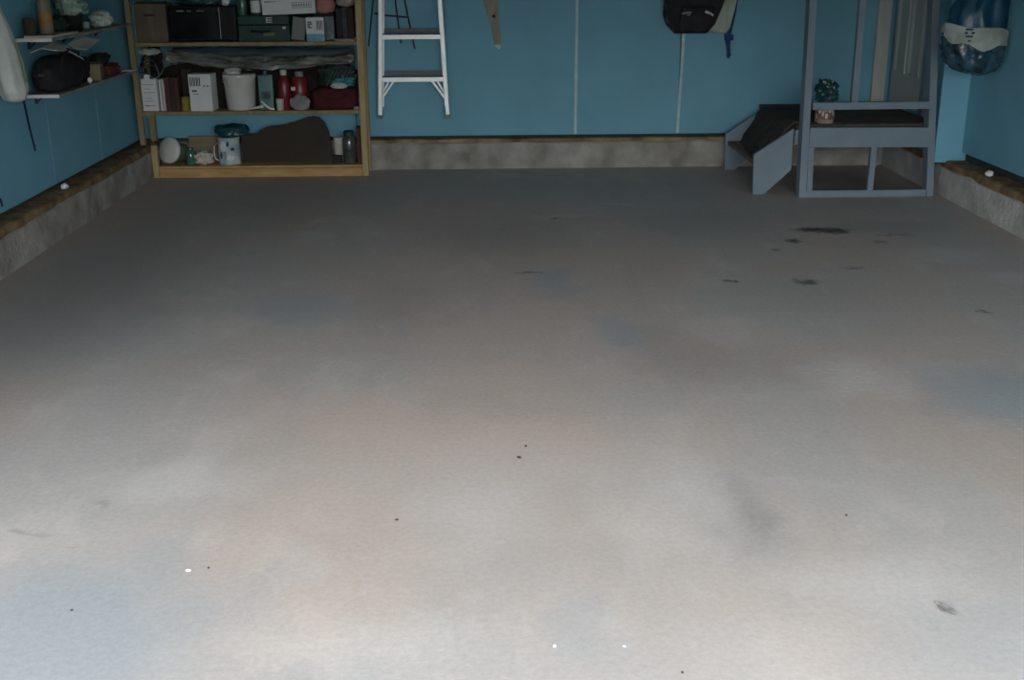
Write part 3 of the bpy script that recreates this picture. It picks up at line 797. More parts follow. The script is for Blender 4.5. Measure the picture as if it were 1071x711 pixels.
box(bm, -2.065, -2.03, 8.2205, 8.222, .605, .617, mtx=rz); box(bm, -2.06, -2.02, 8.2205, 8.222, .588, .592, mtx=rz)
part(T, 'print', bm, 'ink')
part(T, 'side_label', B(-1.9285, -1.927, 8.235, 8.35, .50, .70, mtx=rot_about('Z', -4, (-2.0, 8.3, 0)) ), 'offwhite')
T = thing('white_bucket', (-1.75, 8.32, ZM), 'round white plastic bucket on the middle shelf', 'bucket')
part(T, 'bucket_body', lathe([(.095, 0), (.100, .004), (.113, .22), (.118, .225), (.118, .245), (.113, .25), (.0, .25)], 32, (-1.75, 8.33, ZM)), 'whiteplastic', True)
bm = bmesh.new(); tube(bm, [(-1.868, 8.33, ZM + .232), (-1.85, 8.24, ZM + .20), (-1.80, 8.222, ZM + .175), (-1.75, 8.216, ZM + .165), (-1.70, 8.222, ZM + .175), (-1.65, 8.24, ZM + .20), (-1.632, 8.33, ZM + .232)], .0025, 6); part(T, 'handle', bm, 'whiteplastic', True)
solo('clear_bag_heap', blob((-1.79, 8.30, ZM + .25 + .02), (.06, .05, .03), 2, .35, 3, 12, 4, ZM + .2505, .3), 'whitebag', 'small crumpled clear bag on top of the white bucket', 'bag', smooth=True)

def bundle(c, r, seed, m, name, label, cat):  # dark backing sheets added to darken the gaps behind the shelf goods
    solo(name, blob(c, r, 6, .07, 3, seed, 4, c[2] - r[2], .06), m, label, cat, smooth=True)
bundle((-1.62, 8.412, ZM + .16), (.72, .024, .16), 81, 'darkback', 'mid_shelf_backing', 'dark brown blanket stuffed behind the bottles on the middle shelf', 'backdrop')
bundle((-1.32, 8.428, ZT + .155), (.40, .011, .155), 82, 'darkback', 'top_shelf_backing', 'dark sheet added to darken the gaps behind the green case on the top shelf', 'cloth')
bundle((-2.37, 8.437, ZM + .33), (.06, .003, .1), 83, 'darkback', 'wire_backing', 'dark sheet added to darken the gap behind the wire bundle', 'cloth')

# long rolls lying over the middle shelf contents
def roll(pts, r, seed, n=14, amp=.25):
    bm = bmesh.new()
    pts = [Vector(p) for p in pts]
    rings = []; N_ = 70
    for i in range(N_ + 1):
        f = i / N_ * (len(pts) - 1); k = min(int(f), len(pts) - 2); p = pts[k].lerp(pts[k + 1], f - k)
        ring = []
        for j in range(n):
            a = 2 * math.pi * j / n
            rr = r * (1 + amp * noise.fractal(Vector((p.x * 6, math.cos(a) * 1.2 + seed, math.sin(a) * 1.2)), 1, 2, 4))
            if i in (0, N_): rr *= .6
            ring.append(bm.verts.new(p + Vector((0, math.cos(a) * rr, math.sin(a) * rr))))
        rings.append(ring)
    for a, c in zip(rings, rings[1:]):
        for j in range(n): bm.faces.new((a[j], a[(j + 1) % n], c[(j + 1) % n], c[j]))
    bm.faces.new(rings[0]); bm.faces.new(list(reversed(rings[-1])))
    return bm
solo('rolled_tarp', roll([(-2.22, 8.36, .855), (-1.6, 8.365, .858), (-.93, 8.36, .852)], .042, 3), 'tarp', 'long dark blue-grey rolled tarp under the top shelf board', 'tarp', smooth=True)
solo('rolled_clear_plastic', roll([(-2.245, 8.275, .85), (-2.05, 8.27, .822), (-1.75, 8.275, .795), (-1.3, 8.275, .80), (-.92, 8.285, .83)], .038, 8, 18, .8), 'clear', 'long crumpled roll of clear plastic sheet on the middle shelf clutter', 'plastic', smooth=True)

T = thing('teal_bottle', (-1.555, 8.29, ZM), 'flat teal plastic bottle beside the white bucket', 'bottle')
part(T, 'bottle_body', B(-1.608, -1.505, 8.26, 8.32, ZM, .715, bev=.012), 'teal', True)
part(T, 'label', B(-1.59, -1.525, 8.2585, 8.26, .55, .60), 'tealdark')
part(T, 'cap', lathe([(.018, .246), (.018, .272), (0, .272)], 16, (-1.56, 8.29, ZM)), 'tealdark', True)
T = thing('red_bottle', (-1.43, 8.29, ZM), 'glossy dark red bottle with cream cap on the middle shelf', 'bottle')
part(T, 'bottle_body', lathe([(.04, 0), (.046, .006), (.046, .18), (.03, .225), (.02, .24), (0, .24)], 24, (-1.43, 8.29, ZM)), 'red', True)
part(T, 'cap', lathe([(.024, .241), (.024, .27), (.018, .278), (0, .278)], 16, (-1.43, 8.29, ZM)), 'offwhite', True)
T = thing('red_canister', (-1.322, 8.31, ZM), 'dark red canister with pale label right of the red bottle', 'canister')
part(T, 'canister_body', lathe([(.055, 0), (.060, .006), (.060, .215), (.05, .228), (0, .228)], 24, (-1.322, 8.31, ZM)), 'red', True)
part(T, 'cap', lathe([(.03, .229), (.03, .262), (0, .262)], 16, (-1.322, 8.31, ZM)), 'greycloth', True)
part(T, 'label', B(-1.375, -1.345, 8.252, 8.258, .605, .63), 'offwhite')
solo('white_cup', lathe([(.022, 0), (.025, .003), (.028, .078), (.030, .082), (.026, .082), (.0, .076)], 20, (-1.458, 8.235 + .005, ZM)), 'offwhite', 'small cream cup in front of the red bottle', 'cup', smooth=True)
T = thing('white_glue_gun', (-1.56, 8.235, ZM), 'small white nozzle tool lying at the front of the middle shelf', 'tool')
bm = bmesh.new(); tube(bm, [(-1.675, 8.24, ZM + .012), (-1.62, 8.235, ZM + .02), (-1.575, 8.232, ZM + .032)], [.006, .009, .013], 8); part(T, 'nozzle', bm, 'whiteplastic', True)
bm = bmesh.new(); tube(bm, [(-1.59, 8.232, ZM + .068), (-1.565, 8.232, ZM + .04), (-1.53, 8.235, ZM + .012), (-1.50, 8.237, ZM + .008)], [.006, .010, .010, .008], 8); part(T, 'grip', bm, 'whiteplastic', True)
solo('grey_rag_heap', blob((-1.315, 8.235, ZM + .05), (.08, .028, .065), 1.5, .15, 2, 14, 4, ZM, .15), 'greycloth', 'pointed heap of grey rag in front of the red canister', 'cloth', smooth=True)
T = thing('net_bag', (-1.05, 8.33, .62), 'dark net bag with teal crinkled plastic near the right shelf post', 'bag')
part(T, 'net', blob((-1.05, 8.335, .70), (.135, .075, .095), 2.4, .2, 2.5, 15, 4, .619, .2), 'netblack', True)
part(T, 'teal_plastic', blob((-1.01, 8.285, .665), (.075, .04, .045), 2, .5, 3, 16, 4, None, .4), 'netteal', True)
bm = bmesh.new()
random.seed(9)
for k in range(7):
    x = -1.12 + k * .03
    tube(bm, [(x, 8.262, .64), (x + .02, 8.250, .68 + .02 * (k % 3)), (x + .05, 8.258, .74)], .0022, 5)
part(T, 'pale_string', bm, 'teal', True)
solo('pale_pouch', blob((-1.035, 8.245, .635), (.055, .02, .022), 2, .3, 3, 19, 4, .619, .2), 'whitebag', 'small pale plastic pouch in front of the dark net bag', 'pouch', smooth=True)
T = thing('maroon_bag', (-1.08, 8.32, ZM), 'flat maroon fabric bag under the dark net bag on the middle shelf', 'bag')
part(T, 'bag_body', blob((-1.075, 8.325, ZM + .07), (.165, .09, .082), 5, .06, 2, 17, 4, ZM, .05), 'maroon', True)
bm = bmesh.new(); tube(bm, [(-1.18, 8.232, ZM + .11), (-1.13, 8.228, ZM + .07), (-1.03, 8.228, ZM + .07), (-.98, 8.232, ZM + .11)], .007, 8); part(T, 'strap', bm, 'maroon', True)
solo('pink_tag', blob((-.915, 8.225, ZM + .012), (.022, .016, .013), 2, .3, 3, 18, 3, ZM, .1), 'pinkgrey', 'tiny pale pink scrap by the right post on the middle shelf', 'scrap', smooth=True)

# --- bottom shelf
T = thing('lidded_tub', (-2.24, 8.32, ZB), 'white-lidded tub tipped on its side at the left of the bottom shelf', 'tub')
bm = lathe([(.060, -.13), (.066, -.125), (.078, -.01), (0, -.01)], 28)
lo = lathe([(.090, -.008), (.095, -.004), (.095, .014), (.089, .021), (.0, .022)], 32)
nrm = Vector((-.50, -.82, .28)).normalized()
wm = Matrix.Translation((-2.282, 8.285, .183)) @ Vector((0, 0, 1)).rotation_difference(nrm).to_matrix().to_4x4()
bm.transform(wm); lo.transform(wm)
for b_ in (bm, lo):
    for v in b_.verts: v.co.z = max(v.co.z, ZB + .001)
part(T, 'tub_body', bm, 'greenmesh', True); part(T, 'lid', lo, 'whiteplastic', True)
solo('green_jar', lathe([(.030, 0), (.034, .004), (.034, .09), (.024, .105), (.024, .12), (0, .12)], 20, (-2.135, 8.275, ZB)), 'greenglass', 'small green glass jar right of the tipped tub', 'jar', smooth=True)
solo('scrap_plank', B(-2.17, -1.965, 8.40, 8.418, ZB + .001, .268, bev=.003, mtx=rot_about('X', 3, (-2.05, 8.41, ZB))), 'ply', 'short wooden offcut leaning behind the crumpled white bag', 'plank')
solo('crumpled_white_bag', blob((-2.045, 8.29, ZB + .045), (.072, .05, .05), 2.2, .25, 2.5, 21, 4, ZB, .2), 'offwhite', 'crumpled cream bag between green jar and paint tin', 'bag', smooth=True)
T = thing('paint_tin', (-1.865, 8.30, ZB), 'blue and white printed paint tin with side handle on the bottom shelf', 'tin')
part(T, 'tin_body', lathe([(.078, 0), (.080, .004), (.080, .01), (.078, .012), (.078, .182), (.082, .186), (.082, .194), (.0, .194)], 32, (-1.860, 8.305, ZB)), 'canprint', True)
def decal(cx, cz, w, h, r, cyl, n=8, seed=0):
    bm = bmesh.new(); vs = []
    for k in range(14):
        a = 2 * math.pi * k / 14; q = 1 + .3 * noise.noise(Vector((math.cos(a) * 1.5, math.sin(a) * 1.5, seed)))
        x = cx + w * math.cos(a) * q; z = cz + h * math.sin(a) * q
        th = math.asin(max(-1, min(1, x / r)))
        vs.append((cyl[0] + math.sin(th) * (r + .001), cyl[1] - math.cos(th) * (r + .001), z))
    V = [bm.verts.new(v) for v in vs]; bm.faces.new(V); return bm
for i, (cx, cz, w, h, m) in enumerate(((-.025, .215, .022, .035, 'white'), (.038, .195, .014, .012, 'ink'), (.008, .232, .010, .018, 'blue_strap'), (.020, .135, .028, .018, 'white'), (-.045, .150, .008, .028, 'ink'), (-.012, .150, .006, .030, 'inkgrey'))):
    part(T, 'print_patch', decal(cx, cz, w, h, .0785 + .0004 * i, (-1.860, 8.305), seed=i), m)
bm = bmesh.new(); tube(bm, [(-1.932, 8.27, .235), (-1.955, 8.262, .22), (-1.96, 8.26, .17), (-1.955, 8.262, .125), (-1.932, 8.27, .11)], .005, 8); part(T, 'side_handle', bm, 'whiteplastic', True)
solo('dark_teal_bag', blob((-1.835, 8.31, .277 + .042), (.125, .07, .052), 2.2, .28, 2.2, 22, 4, .277, .2), 'tealdark', 'dark teal plastic bag heaped on the paint tin', 'bag', smooth=True)
prof = [(-1.775, .083), (-1.115, .083), (-1.122, .18), (-1.14, .30), (-1.165, .365), (-1.20, .402), (-1.25, .412), (-1.30, .402), (-1.38, .372), (-1.47, .352), (-1.58, .342), (-1.63, .318), (-1.66, .292), (-1.775, .285)]
bm = prism(prof, 8.33, 8.36)
bm.transform(rot_about('X', -3, (-1.4, 8.34, .083)))
for v in bm.verts: v.co.z = max(v.co.z, ZB + .0005)
solo('curved_brown_panel', bm, 'boardbrown', 'large dark brown panel with a curved top leaning on the bottom shelf', 'panel')
solo('small_cream_cup', lathe([(.034, 0), (.037, .003), (.042, .17), (.043, .175), (.038, .175), (.0, .165)], 20, (-1.07, 8.37, ZB)), 'offwhite', 'cream cup behind the right edge of the brown panel', 'cup', smooth=True)
solo('dark_low_box', B(-1.115, -1.045, 8.27, 8.32, ZB, .135, bev=.003), 'black', 'low black box in front of the cream cup on the bottom shelf', 'box')
T = thing('glass_jar', (-.985, 8.29, ZB), 'tall murky glass jar with green lid near the right shelf post', 'jar')
part(T, 'jar_body', lathe([(.042, 0), (.047, .005), (.047, .17), (.036, .195), (0, .195)], 24, (-.988, 8.29, ZB)), 'glassjar', True)
part(T, 'lid', lathe([(.038, .196), (.038, .225), (.03, .232), (0, .232)], 20, (-.988, 8.29, ZB)), 'greencase', True)
solo('maroon_book', B(-.932, -.900, 8.28, 8.40, ZB, .335, bev=.003), 'maroonbook', 'maroon book standing upright beside the glass jar', 'book')

# ------------------------------------------------------------------ step ladder hung on the back wall
T = thing('step_ladder', (-.52, 8.44, .385), 'silver aluminium step ladder hanging on the back wall', 'ladder')
def lx(z, s): return (-.765 + (z - .39) * .045) if s < 0 else (-.271 - (z - .39) * .045)
ZTL = 2.15
for s in (-1, 1):
    bm = bmesh.new()
    bar(bm, (lx(.395, s), 8.415, .395), (lx(ZTL, s), 8.415, ZTL), .028, .058, (1, 0, 0), .002); part(T, 'rail', bm, 'alu')
    bm = bmesh.new(); bar(bm, (lx(.383, s), 8.415, .383), (lx(.41, s), 8.415, .41), .031, .062, (1, 0, 0), .002); part(T, 'rubber_foot', bm, 'pad')
    bm = bmesh.new(); bar(bm, (lx(.46, s) + s * -.012, 8.472, .46), (lx(ZTL, s) + s * -.012, 8.466, ZTL), .02, .022, (1, 0, 0), .002); part(T, 'rear_rail', bm, 'alu')
    bm = bmesh.new(); bar(bm, (lx(.53, s) - s * .012, 8.395, .528), (lx(.66, s) - s * .10, 8.395, .655), .014, .012, (1, 0, 0), .001); part(T, 'brace', bm, 'alu')
    bm = bmesh.new(); bar(bm, (lx(.53, s) - s * .012, 8.435, .555), (lx(.66, s) - s * .065, 8.435, .655), .012, .012, (1, 0, 0), .001); part(T, 'brace', bm, 'alu')
for k in range(5):
    z = .665 + k * .297
    x0, x1 = lx(z, -1) + .013, lx(z, 1) - .013
    st = part(T, 'step', B(x0, x1, 8.375, 8.455, z - .018, z + .014, bev=.002), 'alu')
    part(st, 'step_tread', B(x0 + .004, x1 - .004, 8.378, 8.454, z + .0145, z + .018), 'pad')
for k in range(5):
    z = .665 + k * .297
    part(T, 'rear_brace', B(lx(z, -1) + .013, lx(z, 1) - .013, 8.462, 8.474, z + .022, z + .052, bev=.002), 'pad')
part(T, 'top_cap', B(-.70, -.335, 8.35, 8.48, ZTL, ZTL + .04, bev=.005), 'alu')
bm = bmesh.new(); tube(bm, [(-.52, 8.499, 2.10), (-.52, 8.44, 2.10), (-.52, 8.40, 2.115), (-.52, 8.395, 2.145)], .006, 8); part(T, 'wall_hook', bm, 'blackmetal', True)

T = thing('black_wire_stand', (-.65, 8.47, .87), 'thin black wire stand hanging behind the step ladder', 'stand')
for p, q in (((-.775, 8.489, 1.30), (-.835, 8.489, .89)), ((-.645, 8.489, 1.35), (-.60, 8.489, .91)), ((-.59, 8.489, 1.35), (-.502, 8.489, .87))):
    bm = bmesh.new(); tube(bm, [p, q], .006, 8); part(T, 'stand_leg', bm, 'blackmetal', True)
bm = bmesh.new(); tube(bm, [(-.785, 8.485, 1.12), (-.70, 8.485, 1.105), (-.55, 8.485, 1.09)], .006, 8); part(T, 'cross_bar', bm, 'blackmetal', True)
bm = bmesh.new(); tube(bm, [(-.60, 8.49, 1.35), (-.62, 8.49, 1.40), (-.65, 8.49, 1.35)], .006, 8); part(T, 'hanging_loop', bm, 'blackmetal', True)

T = thing('tapered_wooden_piece', (.09, 8.48, .87), 'weathered tapered wooden piece with a dark hole hanging on the back wall', 'wood')
part(T, 'blade', prism([(.082, .878), (.112, .866), (.122, .882), (.108, 1.10), (.108, 1.30), (.10, 1.55), (-.07, 1.55), (-.055, 1.40), (-.004, 1.21), (.048, 1.03)], 8.475, 8.497), 'oldwood')
part(T, 'hole', lathe([(.012, 0), (.012, .003)], 14, (0, 0, 0), Matrix.Translation((.073, 8.475, 1.095)) @ Matrix.Rotation(math.radians(90), 4, 'X')), 'hole')
part(T, 'metal_tip', prism([(.080, .882), (.112, .862), (.124, .880), (.120, .894), (.085, .898)], 8.472, 8.4745), 'tape')

# ------------------------------------------------------------------ bags on the back wall
T = thing('backpack', (1.50, 8.42, .965), 'black backpack with pale logos hanging on the back wall', 'backpack')
pk = [(1.375, .968), (1.60, .968), (1.655, 1.03), (1.72, 1.20), (1.72, 1.40), (1.66, 1.47), (1.42, 1.47), (1.33, 1.40), (1.30, 1.22), (1.29, 1.10), (1.315, 1.03)]
def pillow(poly, y0, y1, inset=.03, infl=.0):
    bm = bmesh.new()
    cx = sum(p[0] for p in poly) / len(poly); cz = sum(p[1] for p in poly) / len(poly)
    # densify the outline
    dense = []
    for i in range(len(poly)):
        a, b = poly[i], poly[(i + 1) % len(poly)]
        for k in range(4): dense.append((a[0] + (b[0] - a[0]) * k / 4, a[1] + (b[1] - a[1]) * k / 4))
    rings = []
    for f, y in ((1 - inset * 3, y1), (1, y1 - (y1 - y0) * .15), (1, y0 + (y1 - y0) * .45), (1 - inset, y0 + (y1 - y0) * .15), (1 - inset * 4, y0), (.4, y0 - infl)):
        rings.append([bm.verts.new((cx + (x - cx) * f, y + .006 * noise.noise(Vector((x * 12, z * 12, f))), cz + (z - cz) * f)) for x, z in dense])
    n = len(dense)
    for a, c in zip(rings, rings[1:]):
        for j in range(n): bm.faces.new((a[j], a[(j + 1) % n], c[(j + 1) % n], c[j]))
    bm.faces.new(rings[0]); bm.faces.new(rings[-1])
    bmesh.ops.recalc_face_normals(bm, faces=bm.faces)
    return bm
part(T, 'main_body', pillow(pk, 8.33, 8.495), 'nylon', True)
part(T, 'front_pocket', pillow([(1.40, .985), (1.59, .985), (1.62, 1.05), (1.64, 1.16), (1.40, 1.16), (1.385, 1.05)], 8.30, 8.345, .03), 'nylon', True)
part(T, 'side_pocket', pillow([(1.30, 1.06), (1.36, .985), (1.375, 1.15), (1.34, 1.22), (1.295, 1.17)], 8.345, 8.47, .03), 'nylon_grey', True)
bm = bmesh.new(); bar(bm, (1.565, 8.296, 1.125), (1.60, 8.296, 1.112), .016, .004, (0, 0, 1), 0); bar(bm, (1.603, 8.296, 1.112), (1.622, 8.297, 1.098), .012, .004, (0, 0, 1), 0); part(T, 'logo_patch', bm, 'logo')
bm = bmesh.new(); bar(bm, (1.40, 8.300, 1.112), (1.465, 8.295, 1.12), .012, .006, (0, 0, 1), 0); bar(bm, (1.44, 8.296, 1.100), (1.46, 8.295, 1.104), .008, .006, (0, 0, 1), 0); part(T, 'logo_print', bm, 'inkgrey')
bm = bmesh.new(); tube(bm, [(1.47, 8.40, 1.46), (1.48, 8.44, 1.53), (1.52, 8.45, 1.55), (1.56, 8.44, 1.53), (1.57, 8.40, 1.46)], .010, 8); part(T, 'top_loop', bm, 'nylon', True)
T = thing('cloth_bag', (1.74, 8.45, .965), 'off-white cloth bag hanging right behind the black backpack', 'bag')
part(T, 'bag_body', pillow([(1.60, .99), (1.66, .968), (1.745, .962), (1.775, 1.0), (1.80, 1.12), (1.825, 1.25), (1.82, 1.45), (1.70, 1.45), (1.62, 1.2)], 8.40, 8.495, .03), 'cloth_white', True)
bm = bmesh.new(); bar(bm, (1.738, 8.398, .985), (1.745, 8.398, 1.22), .006, .012, (1, 0, 0), .002); part(T, 'seam', bm, 'cloth_white')
bm = bmesh.new(); tube(bm, [(1.74, 8.46, 1.44), (1.75, 8.48, 1.56), (1.78, 8.46, 1.44)], .006, 8); part(T, 'handle', bm, 'cloth_white', True)
T = thing('blue_strap', (1.78, 8.47, .785), 'twisted dark blue strap hanging below the cloth bag', 'strap')
rows = []
for i, (x, z, w) in enumerate(((1.825, 1.25, .02), (1.812, 1.12, .02), (1.798, 1.04, .024), (1.785, .985, .03), (1.768, .955, .05), (1.772, .925, .045), (1.776, .895, .034), (1.778, .865, .03), (1.782, .83, .03), (1.786, .805, .04), (1.778, .785, .014))):
    a = .6 * math.sin(i * .9)
    rows.append([(x + w * (k - 1) / 2 * math.cos(a), 8.478 + w * (k - 1) / 2 * math.sin(a) - .004 * (k == 1), z + .008 * math.sin(i * 2 + k)) for k in range(3)])
part(T, 'webbing', sheet(rows, .004), 'blue_strap', True)
part(T, 'buckle', blob((1.795, 8.470, .935), (.016, .012, .022), 4, .05, 2, 1, 3), 'blue_strap', True)

# ------------------------------------------------------------------ blue bag on the right wall
T = thing('blue_plastic_bag', (2.95, 6.9, .815), 'blue plastic bag with a pale printed band hanging on the right wall', 'bag')
def bagrings(spec, seed, n=40, amp=.05, wall=None):
    bm = bmesh.new(); rings = []
    for z, cx, cy, rx, ry in spec:
        ring = []
        for k in range(n):
            a = 2 * math.pi * k / n
            q = 1 + amp * noise.fractal(Vector((math.cos(a) * 2 + seed, math.sin(a) * 2, z * 7)), 1, 2, 4) + amp * .6 * math.sin(a * 9 + z * 4)
            x = cx + rx * math.cos(a) * q
            if wall is not None: x = min(x, wall) if wall > 0 else max(x, wall)
            ring.append(bm.verts.new((x, cy + ry * math.sin(a) * q, z + .01 * noise.noise(Vector((a, z * 5, seed))))))
        rings.append(ring)
    for a, c in zip(rings, rings[1:]):
        for k in range(n): bm.faces.new((a[k], a[(k + 1) % n], c[(k + 1) % n], c[k]))
    bm.faces.new(rings[0]); bm.faces.new(rings[-1])
    return bm
WX = WR - .003
def interp(spec, per=4):
    out = []
    for a, b in zip(spec, spec[1:]):
        for k in range(per): out.append(tuple(a[i] + (b[i] - a[i]) * k / per for i in range(5)))
    out.append(spec[-1]); return out
low = interp([(.815, 2.95, 6.9, .05, .05), (.835, 2.935, 6.9, .11, .10), (.87, 2.93, 6.9, .145, .13), (.92, 2.925, 6.9, .168, .15), (.965, 2.92, 6.9, .175, .155), (1.06, 2.918, 6.9, .178, .156)], 6)
bmL = bagrings(low, 3, 72, .13, WX)
for v in bmL.verts:
    d = .016 * abs(noise.noise(v.co * 17)) + .01 * noise.noise(v.co * 34)
    v.co += (v.co - Vector((2.925, 6.9, v.co.z))).normalized() * d
    v.co.x = min(v.co.x, WX)
part(T, 'bag_lower', bmL, 'bagclear', True)
bmU = bagrings(interp([(1.061, 2.918, 6.9, .172, .152), (1.109, 2.918, 6.9, .168, .150), (1.2, 2.925, 6.9, .158, .14), (1.32, 2.945, 6.9, .13, .12), (1.46, 2.99, 6.9, .075, .07), (1.56, 3.03, 6.9, .03, .03), (1.60, 3.045, 6.9, .02, .02)], 5), 7, 60, .08, WX)
part(T, 'bag_upper', bmU, 'bagblue', True)
rows = []
for i in range(29):
    f = i / 28
    a = math.radians(172 + f * 142)
    zt = 1.105 + .012 * math.sin(f * 9) - .05 * max(0, f - .6) / .4 * .8
    zb = 1.045 - .075 * min(1, f * 1.5) + .012 * math.sin(f * 17) + .03 * max(0, f - .75) / .25
    if f < .12: zt -= (.12 - f) * .25; zb += (.12 - f) * .15
    row = []
    for k in range(7):
        z = zt + (zb - zt) * k / 6
        q = 1.14 + .03 * noise.noise(Vector((f * 9, z * 25, 4)))
        row.append((2.919 + .176 * q * math.cos(a), 6.9 + .155 * q * math.sin(a), z))
    rows.append(row)
part(T, 'printed_band', sheet(rows, .003), 'bagprint', True)
bm = bmesh.new(); tube(bm, [(3.079, 6.9, 1.62), (3.03, 6.9, 1.61), (3.02, 6.9, 1.64)], .005, 8); part(T, 'wall_hook', bm, 'blackmetal', True)
bm = bmesh.new()
for dx, z, w, h in ((-.105, 1.085, .04, .010), (-.118, 1.065, .012, .012), (-.085, 1.065, .012, .012), (-.102, 1.045, .04, .009), (-.10, 1.02, .014, .008)):
    cx = 2.92 + dx
    yy = 6.9 - .178 * math.sqrt(max(0, 1 - (dx / .202) ** 2)) - .006
    bar(bm, (cx - w / 2, yy + .006, z), (cx + w / 2, yy - .004, z), h, .006, (0, 0, 1), 0)
part(T, 'print', bm, 'blue_dark')

solo('dark_wall_box', B(WR - .035, WR, 6.00, 6.05, .555, .66, bev=.004), 'black', 'small black box fixed to the right wall at the picture edge', 'box')

# ------------------------------------------------------------------ left wall shelves and their clutter
def wall_shelf(z, y0, y1, x1, label):
    T = thing('wall_shelf', ((WL + x1) / 2, (y0 + y1) / 2, z - .12), label, 'shelf', 'shelves on the left wall')
    part(T, 'shelf_board', B(WL + .001, x1, y0, y1, z - .016, z, bev=.002), 'board_grey')
    part(T, 'lit_end_strip', B(WL + .002, x1, y0 - .003, y0 - .0005, z - .017, z + .001), 'whiteplastic')  # white strip paints the light caught by the near end
    for y in (y0 + .2, (y0 + y1) / 2, y1 - .15):
        bm = bmesh.new()
        bar(bm, (WL + .006, y, z - .07), (WL + .006, y, z - .017), .010, .022, (1, 0, 0), .001)
        bar(bm, (WL + .006, y, z - .022), (x1 - .03, y, z - .022), .022, .009, (0, 1, 0), .001)
        bar(bm, (WL + .012, y, z - .06), (WL + .05, y, z - .026), .008, .008, (0, 1, 0), .001)
        part(T, 'bracket', bm, 'blackmetal')
ZL, ZU = .805, 1.10
wall_shelf(ZL, 6.30, 7.78, -2.30, 'lower white board shelf on the left wall')
wall_shelf(ZU, 6.30, 7.78, -2.30, 'upper white board shelf on the left wall')

# lower shelf
T = thing('duffel_bag', (-2.40, 6.60, ZL), 'bulky black duffel bag on the lower left wall shelf', 'bag')
part(T, 'bag_body', blob((-2.395, 6.60, ZL + .09), (.085, .27, .10), 3, .10, 2, 31, 4, ZL, .08), 'nylon', True)
bm = bmesh.new(); tube(bm, [(-2.33, 6.45, ZL + .12), (-2.315, 6.48, ZL + .19), (-2.33, 6.60, ZL + .215), (-2.315, 6.72, ZL + .19), (-2.33, 6.75, ZL + .12)], .010, 8); part(T, 'handle', bm, 'nylon', True)
part(T, 'badge', B(-2.41, -2.375, 6.325, 6.335, ZL + .095, ZL + .11), 'nylon_grey')
def paper(pts, th=.004):
    return sheet(pts, th)
solo('folded_paper', paper([[(-2.47, 6.42, 1.02), (-2.40, 6.40, 1.045), (-2.33, 6.42, 1.03)], [(-2.46, 6.56, 1.035), (-2.40, 6.56, 1.062), (-2.32, 6.58, 1.02)], [(-2.44, 6.70, 1.04), (-2.37, 6.72, 1.03), (-2.30, 6.76, .955)]]), 'whitebag', 'folded white sheet lying over the black duffel bag', 'paper')
solo('curled_paper', paper([[(-2.42, 6.86, 1.03), (-2.38, 6.87, 1.005), (-2.33, 6.90, .995)], [(-2.42, 6.96, 1.045), (-2.38, 6.98, 1.015), (-2.33, 7.0, 1.005)], [(-2.42, 7.08, 1.075), (-2.38, 7.10, 1.05), (-2.32, 7.13, 1.035)]]), 'whitebag', 'curled white sheet tucked under the upper wall shelf', 'paper')
solo('black_pouch', blob((-2.42, 6.98, ZL + .07), (.06, .16, .075), 2.5, .15, 2, 33, 4, ZL, .1), 'nylon', 'black pouch between duffel bag and tan box', 'bag', smooth=True)
T = thing('tan_box', (-2.36, 7.14, ZL), 'small tan cardboard box on the lower left wall shelf', 'box')
part(T, 'box_body', B(-2.425, -2.325, 7.03, 7.22, ZL, .895, bev=.003, mtx=rot_about('Z', 12, (-2.37, 7.12, ZL))), 'tan')
part(T, 'flap', B(-2.425, -2.325, 7.03, 7.10, .897, .901, mtx=rot_about('Z', 12, (-2.37, 7.12, ZL)) @ rot_about('X', 10, (-2.37, 7.03, .897))), 'tan')
solo('red_pouch', blob((-2.38, 7.40, ZL + .03), (.06, .13, .045), 2.6, .2, 2, 35, 4, ZL, .1), 'redplastic', 'dark red pouch right of the tan box on the wall shelf', 'pouch', smooth=True)
solo('dark_green_bundle', blob((-2.43, 7.42, ZL + .10), (.05, .12, .035), 2.4, .25, 2, 36, 4, None, .2), 'netblack', 'dark bundle lying on the red pouch on the wall shelf', 'cloth', smooth=True)
solo('white_paper_strip', B(-2.36, -2.295, 7.62, 7.76, ZL + .0005, ZL + .006, bev=.001), 'white', 'narrow white paper strip at the far end of the wall shelf', 'paper')
solo('white_lump', blob((-2.325, 6.885, ZL + .018), (.014, .022, .018), 2, .1, 2, 1, 3, ZL), 'white', 'tiny white lump in front of the black duffel bag', 'scrap', smooth=True)
# upper shelf
solo('flat_tray', B(-2.46, -2.31, 6.33, 6.75, ZU + .0005, ZU + .012, bev=.003), 'offwhite', 'flat cream tray under the orange labelled bottle', 'tray')
T = thing('orange_label_bottle', (-2.385, 6.47, ZU + .013), 'tan bottle with orange label on the upper left wall shelf', 'bottle')
part(T, 'bottle_body', lathe([(.034, 0), (.037, .004), (.037, .165), (.02, .195), (.016, .22), (0, .22)], 24, (-2.385, 6.47, ZU + .013)), 'bottle', True)
part(T, 'label', lathe([(.0375, .045), (.0375, .115)], 24, (-2.385, 6.47, ZU + .013)), 'orange', True)
solo('dark_jar', lathe([(.03, 0), (.033, .004), (.033, .08), (.026, .09), (0, .09)], 20, (-2.44, 6.385, ZU + .013)), 'card_dark', 'small dark jar left of the orange labelled bottle', 'jar', smooth=True)
solo('black_pot', lathe([(.045, 0), (.05, .004), (.06, .085), (.063, .09), (.055, .09), (.0, .08)], 24, (-2.40, 6.93, ZU + .001)), 'black', 'black flower pot on the upper left wall shelf', 'pot', smooth=True)
solo('dark_bundle', blob((-2.41, 6.70, ZU + .055), (.06, .085, .05), 2.3, .25, 2, 41, 4, ZU + .013, .2), 'netblack', 'dark crumpled bundle between bottle and flower pot', 'cloth', smooth=True)
